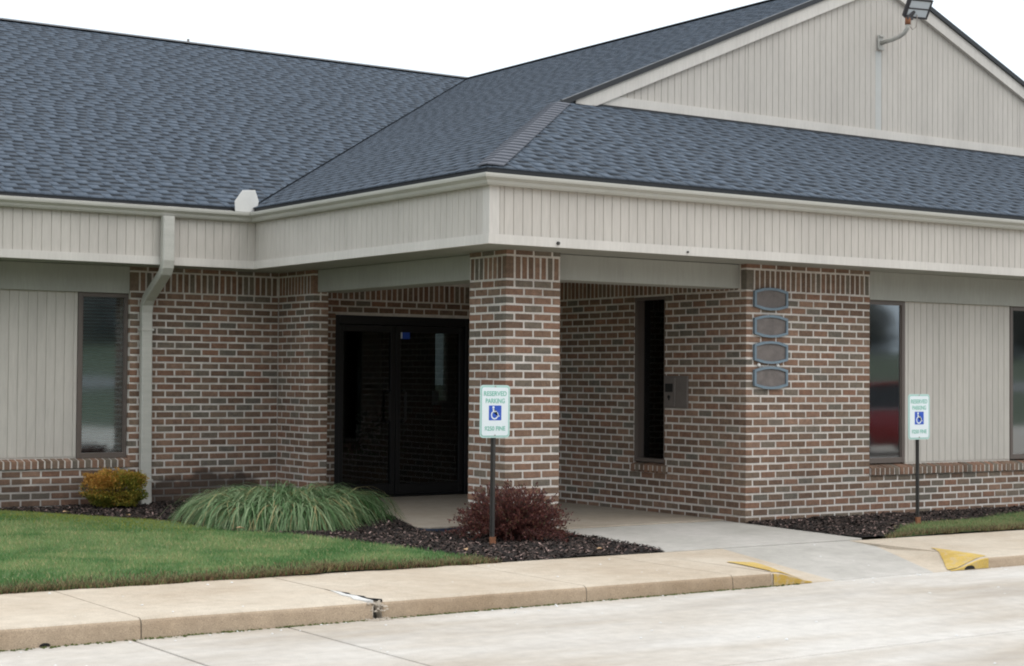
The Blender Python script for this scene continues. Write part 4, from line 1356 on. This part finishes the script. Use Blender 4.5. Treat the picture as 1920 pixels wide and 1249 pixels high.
# drop box on the porch side wall
M['box_steel'] = plain('tarnished_steel', lin(112, 104, 99), .45, .15, 9, metal=.3)
db = empty('drop_box', (XB, 1.04, 1.265)); tag(db, 'steel night drop box set in the porch side wall beside the narrow window', 'drop box')
MB().box(-.018, .004, -.185, .185, -.165, .165).build('cover_plate', M['box_steel'], db, .004)
MB().box(-.026, -.0185, .0, .17, -.15, .15).build('hatch', M['box_steel'], db, .004)
MB().box(-.034, -.0265, .03, .15, .0, .085).build('slot', M['dark_hole'], db, .003)
MB().tube([(-.026, .09, -.05), (-.036, .09, -.05)], .018, 10).build('lock', M['dark_hole'], db)
MB().box(-.032, -.0265, .083, .097, -.085, -.06).build('key_tab', M['dark_hole'], db)

# door stickers and papers (things on the glass and behind it)
st = MB().box(1.69, 1.82, dy + .015, dy + .019, 1.84, 1.95).build('door_sticker', M['sign_blue']); tag(st, 'small blue sticker at the top of the right glass door', 'sticker')
MB().box(1.682, 1.7155, dy + .0128, dy + .0148, 1.845, 1.945).build('white_panel', M['sign_white'], st)
st = box('notice_sheet', 2.14, 2.23, dy + .030, dy + .033, 1.08, 1.24, M['paper']); tag(st, 'white notice sheet taped behind the right glass door', 'notice')
st = box('red_notice', 2.16, 2.27, dy + .030, dy + .034, .95, 1.07, M['red_paper']); tag(st, 'small red notice below the white sheet on the right door', 'notice')
# potted plant inside the entrance
pp = empty('potted_plant', (1.9, 5.6, .02)); tag(pp, 'leafy potted plant standing dim behind the entrance doors', 'plant')
MB().tube([(0, 0, 0), (0, 0, .30)], [.13, .18], 14).build('pot', plain('terracotta', lin(150, 120, 88), .8, .1), pp)
n = 220
a = rng.uniform(0, 6.28, n); e = rng.uniform(.1, 1.3, n); rd_ = rng.uniform(.15, .42, n)
c = np.stack([np.cos(a) * np.cos(e) * rd_, np.sin(a) * np.cos(e) * rd_, .38 + np.sin(e) * rd_ * 1.5], 1)
d1 = rng.normal(0, 1, (n, 3)); d1 /= np.linalg.norm(d1, axis=1)[:, None]; d2 = np.cross(d1, rng.normal(0, 1, (n, 3))); d2 /= np.linalg.norm(d2, axis=1)[:, None]
V = np.stack([c - d1 * .06, c + d2 * .025, c + d1 * .07, c - d2 * .025], 1).reshape(-1, 3)
o = fast_mesh('leaves', V, np.arange(n * 4).reshape(-1, 4), M['leaf'], pp, np.tile(np.array([lin(52, 104, 58)[:3]]), (n, 1)) * rng.uniform(.6, 1.3, (n, 1)))

# parking signs
def arc_pts(cx, cz, r, a0, a1, n): return [(cx + r * math.cos(math.radians(a0 + (a1 - a0) * i / n)), cz + r * math.sin(math.radians(a0 + (a1 - a0) * i / n))) for i in range(n + 1)]
def rrect(hw, hh, r):
    p = []
    for (cx, cz, a) in ((hw - r, hh - r, 0), (-hw + r, hh - r, 90), (-hw + r, -hh + r, 180), (hw - r, -hh + r, 270)): p += arc_pts(cx, cz, r, a, a + 90, 5)
    return p
def plate(pts, y0, y1, nm, mat, par):
    return MB().prism([(x, y0, z) for x, z in pts], (0, y1 - y0, 0)).build(nm, mat, par)
def text(body, size, x, y, z, width, mat, par):
    cu = bpy.data.curves.new('lettering', 'FONT')
    cu.body = body; cu.size = size; cu.align_x = 'CENTER'; cu.align_y = 'CENTER'; cu.extrude = .0004; cu.offset = .0012
    o = bpy.data.objects.new('lettering', cu); COL.objects.link(o)
    bpy.context.view_layer.update()
    me = bpy.data.meshes.new_from_object(o.evaluated_get(bpy.context.evaluated_depsgraph_get()))
    bpy.data.objects.remove(o); bpy.data.curves.remove(cu)
    me.name = 'lettering'
    xs_ = [v.co.x for v in me.vertices]; zs_ = [v.co.y for v in me.vertices]
    cx_, cz_ = (min(xs_) + max(xs_)) / 2, (min(zs_) + max(zs_)) / 2
    k_ = width / (max(xs_) - min(xs_))
    for v in me.vertices: v.co = Vector(((v.co.x - cx_) * k_, -v.co.z, v.co.y - cz_))
    me.materials.clear(); me.materials.append(mat)
    return link('lettering', me, None, par, (x, y, z))
def sign(loc, zc, label, lean=0.0):
    s_ = empty('parking_sign', loc); tag(s_, label, 'sign', 'reserved parking signs')
    z = zc - loc[2]
    s_.rotation_euler = (0, lean, 0)
    # flanged steel post
    zt = z + .12
    MB().prism([(-.024, .0, 0), (-.024, -.004, 0), (-.012, -.004, 0), (-.008, -.020, 0), (.008, -.020, 0), (.012, -.004, 0), (.024, -.004, 0), (.024, 0, 0), (.010, 0, 0), (.006, -.015, 0), (-.006, -.015, 0), (-.010, 0, 0)], (0, 0, zt)).build('post', M['post'], s_)
    MB().box(-.0255, .0255, -.0215, .0015, -.005, .085).build('rusted_base', M['rust'], s_)
    pn = empty('panel', (0, -.022, z)); pn.parent = s_
    hw, hh = .149, .217
    plate(rrect(hw, hh, .032), -.003, 0, 'sheet', M['sign_edge'], pn)
    plate(rrect(hw - .0125, hh - .0125, .024), -.0042, -.0031, 'border', M['sign_green'], pn)
    plate(rrect(hw - .0175, hh - .0175, .020), -.0054, -.0043, 'field', M['sign_white'], pn)
    text('RESERVED', .054, 0, -.006, .147, .226, M['sign_green'], pn)
    text('PARKING', .054, 0, -.006, .087, .190, M['sign_green'], pn)
    text('$250 FINE', .050, 0, -.006, -.143, .205, M['sign_green'], pn)
    plate(rrect(.062, .061, .004), -.0066, -.0055, 'symbol_field', M['sign_blue'], pn).location = (0, 0, -.012)
    sy = empty('wheelchair_symbol', (0, -.0067, -.012)); sy.parent = pn
    def flat(pts, nm): plate(pts, -.0008, 0, nm, M['sign_white'], sy)
    flat(arc_pts(-.018, .045, .0105, 0, 342, 19), 'head')
    o_, i_ = arc_pts(-.006, -.018, .036, 118, 352, 22), arc_pts(-.006, -.018, .0255, 118, 352, 22)
    flat(o_ + list(reversed(i_)), 'wheel')
    flat([(-.026, .032), (-.011, .032), (-.009, .016), (.014, .016), (.014, .007), (-.008, .007), (-.007, -.004), (.018, -.004), (.032, -.033), (.043, -.029), (.040, -.022), (.036, -.022), (.024, .006), (-.020, .006)], 'figure')
    for zz in (.205, -.196): MB().tube([(0, -.005, zz), (0, -.0085, zz)], .006, 8).build('bolt', M['steel'], pn)
    return s_
sign((-.578, -.662, .0), 1.118, 'reserved parking sign on a dark post before the porch pillar', math.radians(.25))
sign((4.042, -1.09, .01), 1.053, 'reserved parking sign on a dark post before the right hand siding', math.radians(-.3))

# ---- shrubs
def leaf_cloud(name, P, D, size, cols, mat, parent, wr=.5):
    n = len(P)
    d = D + rng.normal(0, .45, (n, 3)); d /= np.linalg.norm(d, axis=1)[:, None]
    s = np.cross(d, rng.normal(0, 1, (n, 3))); s /= np.linalg.norm(s, axis=1)[:, None]
    z = size[:, None]
    V = np.stack([P - d * z * .5, P + s * z * wr * .5, P + d * z * .5, P - s * z * wr * .5], 1).reshape(-1, 3)
    return fast_mesh(name, V, np.arange(n * 4).reshape(-1, 4), mat, parent, cols)

# clipped golden bush at the left wall
gb = empty('clipped_bush', (-1.95, 4.10, .05)); tag(gb, 'small clipped golden orange bush beside the downspout', 'bush')
n = 15000
u = rng.normal(0, 1, (n, 3)); u /= np.linalg.norm(u, axis=1)[:, None]
sgn = np.sign(u) * np.abs(u) ** .62
rad = rng.uniform(0, 1, n) ** .30
lump = 1 + .09 * np.sin(u[:, 0] * 7 + 1) * np.sin(u[:, 1] * 6) + .07 * np.sin(u[:, 2] * 9 + u[:, 0] * 5) + rng.normal(0, .035, n)
P = sgn * (rad * lump)[:, None] * np.array([.30, .27, .185]) + np.array([0, 0, .20])
low = np.clip((.14 - P[:, 2]) / .14, 0, 1)
P[:, :2] *= (1 - .30 * low)[:, None]
k = P[:, 2] > -.01; P = P[k]; u = u[k]; rad = rad[k]
t = np.clip(.45 + .8 * (P[:, 2] - .2) / .37 + .35 * np.sin(P[:, 0] * 13 + 1) * np.sin(P[:, 2] * 17) - 1.1 * (P[:, 0]) + rng.normal(0, .28, len(P)), 0, 1)
cg, cy, co = np.array(lin(98, 108, 40)[:3]), np.array(lin(160, 148, 58)[:3]), np.array(lin(190, 140, 68)[:3])
cols = np.where(t[:, None] < .5, cg + (cy - cg) * (t[:, None] * 2), cy + (co - cy) * (t[:, None] * 2 - 1)) * rng.uniform(.6, 1.2, (len(P), 1))
leaf_cloud('foliage', P, u + np.array([0, 0, .4]), rng.uniform(.014, .03, len(P)), cols, M['leaf'], gb, .6)
mb = MB()
for i in range(26):
    a = random.uniform(0, 6.28); r = random.uniform(.05, .24)
    mb.tube([(random.uniform(-.04, .04), random.uniform(-.04, .04), -.03), (math.cos(a) * r * .6, math.sin(a) * r * .6, .12), (math.cos(a) * r, math.sin(a) * r, random.uniform(.2, .33))], [.007, .005, .002], 5)
mb.build('stems', M['twig'], gb)

# barberry
bb = empty('barberry_bush', (-.18, -.36, .0)); tag(bb, 'burgundy twiggy barberry bush at the foot of the porch pillar', 'bush')
mb = MB(); PP, DD = [], []
ax = Vector((math.cos(YAW), -math.sin(YAW), 0))
for i in range(380):
    a = random.uniform(0, 2 * math.pi); el_ = math.asin(random.uniform(.16, 1.0))
    ln = random.uniform(.80, 1.0) * random.uniform(.92, 1.04) / math.sqrt((math.cos(el_) / .50) ** 2 + (math.sin(el_) / .545) ** 2)
    d = Vector((math.cos(a) * math.cos(el_), math.sin(a) * math.cos(el_), math.sin(el_)))
    b0 = Vector((random.uniform(-.07, .07), random.uniform(-.07, .07), -.01))
    stretch = 1.0 + .12 * abs(d.dot(ax))
    pts = []
    for s_ in (0, .35, .7, 1.0):
        p = b0 + d * (ln * s_ * stretch) + Vector((0, 0, .10 * s_ * (1 - s_) * 4 * (1 - math.sin(el_)) - .05 * s_ * s_ * (1 - math.sin(el_))))
        pts.append(p + Vector((random.uniform(-.012, .012), random.uniform(-.012, .012), random.uniform(-.01, .01))))
    mb.tube(pts, [.0042, .0034, .0024, .0014], 4, False)
    for q in range(70):
        s_ = random.uniform(.22, 1.02); f = s_ * 3; i0 = min(2, int(f)); p = pts[i0].lerp(pts[i0 + 1], min(1.05, f - i0))
        PP.append(tuple(p + Vector((random.gauss(0, .011), random.gauss(0, .011), random.gauss(0, .011))))); DD.append(tuple(d + Vector((0, 0, .4))))
mb.build('stems', plain('barberry_twig', lin(88, 60, 56), .85, .2, 20), bb)
PP, DD = np.array(PP), np.array(DD)
pal = np.array([lin(96, 56, 52)[:3], lin(112, 68, 60)[:3], lin(80, 48, 46)[:3], lin(122, 84, 66)[:3], lin(86, 78, 56)[:3]])
cols = pal[rng.choice(5, len(PP), p=[.36, .27, .22, .08, .07])] * rng.uniform(.7, 1.25, (len(PP), 1))
leaf_cloud('foliage', PP, DD, rng.uniform(.014, .028, len(PP)), cols, M['leaf'], bb, .6)

# arching lily turf mound
lt = empty('lily_turf', (-1.0, 2.12, .02)); tag(lt, 'broad mound of arching grey green lily turf beside the porch slab', 'ornamental grass')
n = 9000
nt_ = 58
tt, ta = np.sqrt(rng.uniform(0, 1, nt_)), rng.uniform(0, 2 * np.pi, nt_)
ti = rng.integers(0, nt_, n)
tk = rng.uniform(.86, 1.14, nt_)[ti]; tcol = rng.normal(0, .16, nt_)[ti]
rt, ra = tt[ti], ta[ti]
ex, ey = np.array([.823, -.5675]), np.array([.5675, .823])
ru, rv = rt * np.cos(ra) * .47 - .03 + rng.normal(0, .035, n), rt * np.sin(ra) * .78 + rng.normal(0, .035, n)
root = np.stack([ru * ex[0] + rv * ey[0], ru * ex[1] + rv * ey[1], np.zeros(n)], 1)
oa = ra + rng.normal(0, 1.0, n) * (1.5 - rt)
outd = np.stack([np.cos(oa) * ex[0] + np.sin(oa) * ey[0], np.cos(oa) * ex[1] + np.sin(oa) * ey[1], np.zeros(n)], 1)
ln = rng.uniform(.50, .92, n) * tk; rise = rng.uniform(1.12, 1.68, n) * (1.0 - .12 * rt)
seg = 7
pts = []
drift = rng.normal(0, .7, n)
out0 = outd.copy()
for s_ in range(seg + 1):
    t = s_ / seg
    ca, sa = np.cos(drift * t)[:, None], np.sin(drift * t)[:, None]
    outd = out0 * ca + np.stack([-out0[:, 1], out0[:, 0], out0[:, 2]], 1) * sa
    ang = rise - (rise + 1.05 + .25 * rt) * t ** 1.15          # climbs, then bends over and hangs
    if s_ == 0: p = root.copy()
    else: p = p + (outd * np.cos(ang)[:, None] + np.array([0, 0, 1.0]) * np.sin(ang)[:, None]) * (ln / seg)[:, None]
    p[:, 2] = np.maximum(p[:, 2], .004 + .01 * rng.random(n))
    pts.append(p.copy())
wv = np.stack([-outd[:, 1], outd[:, 0], np.zeros(n)], 1)
V = []
for s_, p in enumerate(pts):
    w_ = .0052 * (1 - (s_ / seg) ** 3 * .85)
    V += [p - wv * w_, p + wv * w_]
V = np.stack(V, 1).reshape(-1, 3)
k = (seg + 1) * 2
F = np.concatenate([np.arange(n)[:, None] * k + np.array([2 * s_, 2 * s_ + 1, 2 * s_ + 3, 2 * s_ + 2]) for s_ in range(seg)], 0)
g1, g2, g3, g4 = (np.array(lin(*c)[:3]) for c in ((64, 100, 52), (118, 144, 102), (152, 166, 128), (168, 156, 112)))
tone = np.clip(.50 + tcol - .40 * ru + rng.normal(0, .26, n), 0, 1)[:, None]
c = np.where(tone < .6, g1 + (g2 - g1) * tone / .6, g2 + (g3 - g2) * (tone - .6) / .4)
dry = rng.random(n) < .10; c[dry] = g4
fast_mesh('leaves', V, F, M['grass'], lt, np.tile(c, (seg, 1)), smooth=True)
MB().tube([(0, 0, -.02), (0, 0, .06)], [.5, .35], 16).build('root_mat', M['soil'], lt)

# fallen leaves
lm = mesh('fallen_leaf', [(-.03, 0, .004), (-.01, .02, .012), (.03, .005, .006), (.012, -.018, .014), (0, 0, .002)], [(0, 4, 1), (1, 4, 2), (2, 4, 3), (3, 4, 0)])
lm.materials.append(M['dead_leaf'])
for (x, y, lb) in ((-2.75, 3.3, 'dry tan leaf on the moss below the golden bush'), (-2.38, 2.7, 'dry tan leaf on the lawn edge left of the lily turf'), (-2.05, 1.0, 'curled tan leaf on the lawn in front of the lily turf'),
                   (-.05, -1.45, 'dry tan leaf on the mulch at the sidewalk corner'), (-1.12, -1.1, 'dry tan leaf on the mulch near the lawn tip')):
    inlawn = x < -1.9
    o = link('fallen_leaf', lm, None, None, (x, y, (float(zlawn(np.float64(x), np.float64(y))) + .03) if inlawn else float(zbed(np.float64(x), np.float64(y))) + .014), random.uniform(0, 6))
    s_ = random.uniform(1.0, 1.5); o.scale = (s_, s_, s_)
    tag(o, lb, 'leaf', 'fallen leaves')

# white flecks on the concrete, rubble in the broken joint, moss in the gutter line
def flecks(name, pts, sz, mat, label, cat):
    V, F = [], []
    for (x, y, z) in pts:
        s_ = random.uniform(*sz); n = len(V); a = random.uniform(0, 6)
        for k in range(5): V.append((x + s_ * math.cos(a + k * 1.257) * random.uniform(.7, 1.2), y + s_ * math.sin(a + k * 1.257) * random.uniform(.7, 1.2), z + .001))
        V.append((x, y, z + s_ * random.uniform(.4, .9)))
        for k in range(5): F.append((n + k, n + (k + 1) % 5, n + 5))
    me = mesh(name, V, F); me.materials.append(mat)
    tag(link(name, me), label, cat, kind='stuff')
pts = []
for i in range(170):
    x = random.uniform(-6, 3.5)
    if random.random() < .45: y = ycurb(x) - .02 - abs(random.gauss(0, .10)); z = ZPAVE
    elif random.random() < .6: y = random.uniform(-6.5, -3.3); z = ZPAVE
    else:
        y = random.uniform(-3.1, -1.8); z = zramp(x, y) if FL0 < x < FR1 else ztop(x)
    pts.append((x, y, z + .001))
flecks('white_flecks', pts, (.004, .013), M['salt'], 'tiny white crumbs scattered over the concrete along the kerb', 'crumbs')
pts = [(-3.13 + random.gauss(0, .035), random.uniform(-3.24, -2.75) + 0, random.uniform(-.05, .0)) for i in range(90)] + [(-3.12 + random.gauss(0, .08), ycurb(-3.1) - abs(random.gauss(.02, .03)), ZPAVE) for i in range(50)]
flecks('concrete_rubble', pts, (.008, .02), M['porch'], 'broken pale rubble in the cracked kerb joint', 'rubble')
pts = []
for i in range(900):
    x = random.uniform(-7, .4)
    pts.append((x, ycurb(x) - .012 - abs(random.gauss(0, .010)) * (2.2 if x < -4.4 else 1), ZPAVE))
flecks('moss', pts, (.006, .014), M['moss'], 'line of green moss along the foot of the kerb', 'moss')

# small antenna tip behind the ridge
an = empty('roof_antenna', (2.56, YR + 1.2, ZR - .50)); tag(an, 'tiny antenna tip just showing over the left roof ridge', 'antenna')
MB().tube([(0, 0, 0), (0, 0, .82)], .02, 6).build('mast', M['steel'], an)
MB().tube([(-.05, 0, .70), (.06, 0, .74)], .012, 5).build('crossbar', M['steel'], an)

# ================================================================== BEHIND THE CAMERA (seen in the window glass)
V, F = [], []
prof = [(-26.0, -.12), (-30, .2), (-38, .9), (-46, 1.7), (-60, 3.0), (-90, 3.4), (-140, 3.6)]
for (y, z) in prof: V += [(-160, y, z), (160, y, z)]
for i in range(len(prof) - 1): F.append((2 * i, 2 * i + 1, 2 * i + 3, 2 * i + 2))
me = mesh('grass_bank', V, F, True); me.materials.append(M['bank']); tag(link('grass_bank', me), 'grass bank rising beyond the parking lot', 'bank', kind='structure')
me = mesh('road', [(-160, -38.0, .93), (160, -38.0, .93), (160, -42.0, 1.35), (-160, -42.0, 1.35)], [(0, 1, 3, 2) if False else (0, 1, 2, 3)]); me.materials.append(M['asphalt'])
tag(link('road', me), 'grey road across the grass bank beyond the lot', 'road', kind='structure')
n = 170000
x = rng.uniform(-60, 150, n); tree = np.floor(x / 6.0); r_ = np.random.default_rng(3)
hh = np.where(x < 58, 8.0 + 4.0 * np.abs(np.sin(tree * 1.7)), 3.6 + 2.6 * np.abs(np.sin(tree * 1.3))) ; cx = tree * 6 + 3 + np.sin(tree * 3.1) * 1.5
u = rng.normal(0, 1, (n, 3)); u /= np.linalg.norm(u, axis=1)[:, None]; rd_ = rng.uniform(.2, 1, n) ** .4
und = rng.random(n) < np.where(x < 58, .5, .3)
P = np.stack([np.where(und, x, cx + u[:, 0] * rd_ * 3.9), -66 + np.sin(tree) * 6 + u[:, 1] * rd_ * 3.6, np.where(und, rng.uniform(2.4, np.where(x < 58, 9.0, 5.0), n), 3.2 + hh * .52 + u[:, 2] * rd_ * hh * .60)], 1)
cols = np.array([lin(128, 126, 118)[:3]]) * rng.uniform(.5, 1.3, (n, 1))
o = leaf_cloud('woodland', P, u, rng.uniform(.22, .55, n), cols, M['wood_leaf'], None, .8)
tag(o, 'dark far-off woodland on the rise beyond the road', 'woodland', kind='stuff')

# red car parked across the lot
car = empty('parked_car', (17.6, -11.9, ZPAVE), math.radians(4)); tag(car, 'red saloon car parked across the lot, mirrored in the right windows', 'car')
sec = [(-2.3, .42, .78, .62), (-2.15, .30, .92, .80), (-1.5, .24, .98, .88), (-.9, .22, 1.0, .90), (.2, .22, 1.0, .90), (1.0, .22, .98, .90), (1.6, .24, .92, .87), (2.1, .30, .82, .78), (2.3, .42, .70, .55)]
V, F = [], []
for (x_, zb_, zt_, hw) in sec: V += [(x_, -hw * .9, zb_), (x_, -hw, zb_ + .2), (x_, -hw * .98, zt_ - .12), (x_, -hw * .86, zt_), (x_, hw * .86, zt_), (x_, hw * .98, zt_ - .12), (x_, hw, zb_ + .2), (x_, hw * .9, zb_)]
for i in range(len(sec) - 1):
    for k in range(8): F.append((i * 8 + k, i * 8 + (k + 1) % 8, i * 8 + 8 + (k + 1) % 8, i * 8 + 8 + k))
F += [tuple(range(8)), tuple(range(64, 72))]
mb = MB(); mb.v, mb.f, mb.mi = V, F, [0] * len(F); mb.build('body', M['car_paint'], car, smooth=True)
gh = [(-1.75, .97, .80), (-1.05, 1.40, .62), (-.3, 1.46, .60), (.35, 1.43, .60), (1.25, .98, .80)]
V, F = [], []
for (x_, z_, hw) in gh: V += [(x_, -.82, .95), (x_, -hw, z_), (x_, hw, z_), (x_, .82, .95)]
for i in range(4):
    for k in range(3): F.append((i * 4 + k, i * 4 + k + 1, i * 4 + 5 + k, i * 4 + 4 + k))
mb = MB(); mb.v, mb.f, mb.mi = V, F, [0] * len(F); mb.build('cabin_glass', M['dark_alu'], car)
mb = MB()
for s_ in (-1, 1): mb.tube([(x_, s_ * (hw + .012), z_ + .012) for (x_, z_, hw) in gh], .035, 6)
mb.poly([(-1.05, -.62, 1.425), (.35, -.60, 1.455), (.35, .60, 1.455), (-1.05, .62, 1.425)]).build('roof_panel', M['car_paint'], car)
for s_ in (-1, 1): MB().tube([(-1.9, s_ * .885, .93), (1.6, s_ * .90, .93)], .016, 5).build('belt_trim', M['chrome'], car)
for xw in (-1.42, 1.38):
    for s_ in (-1, 1):
        wh = empty('wheel', (xw, s_ * .80, .31)); wh.parent = car
        MB().tube([(0, -.10, 0), (0, .10, 0)], .31, 20).build('tyre', M['rubber'], wh, .02)
        MB().tube([(0, -.108, 0), (0, .108, 0)], .19, 14).build('rim', M['chrome'], wh)
for s_ in (-1, 1):
    MB().box(2.12, 2.27, s_ * .62 - .16, s_ * .62 + .16, .58, .70).build('headlight', M['lamp_lens'], car, .02)
    MB().box(-2.30, -2.20, s_ * .62 - .16, s_ * .62 + .16, .62, .74).build('tail_light', M['red_paper'], car, .02)
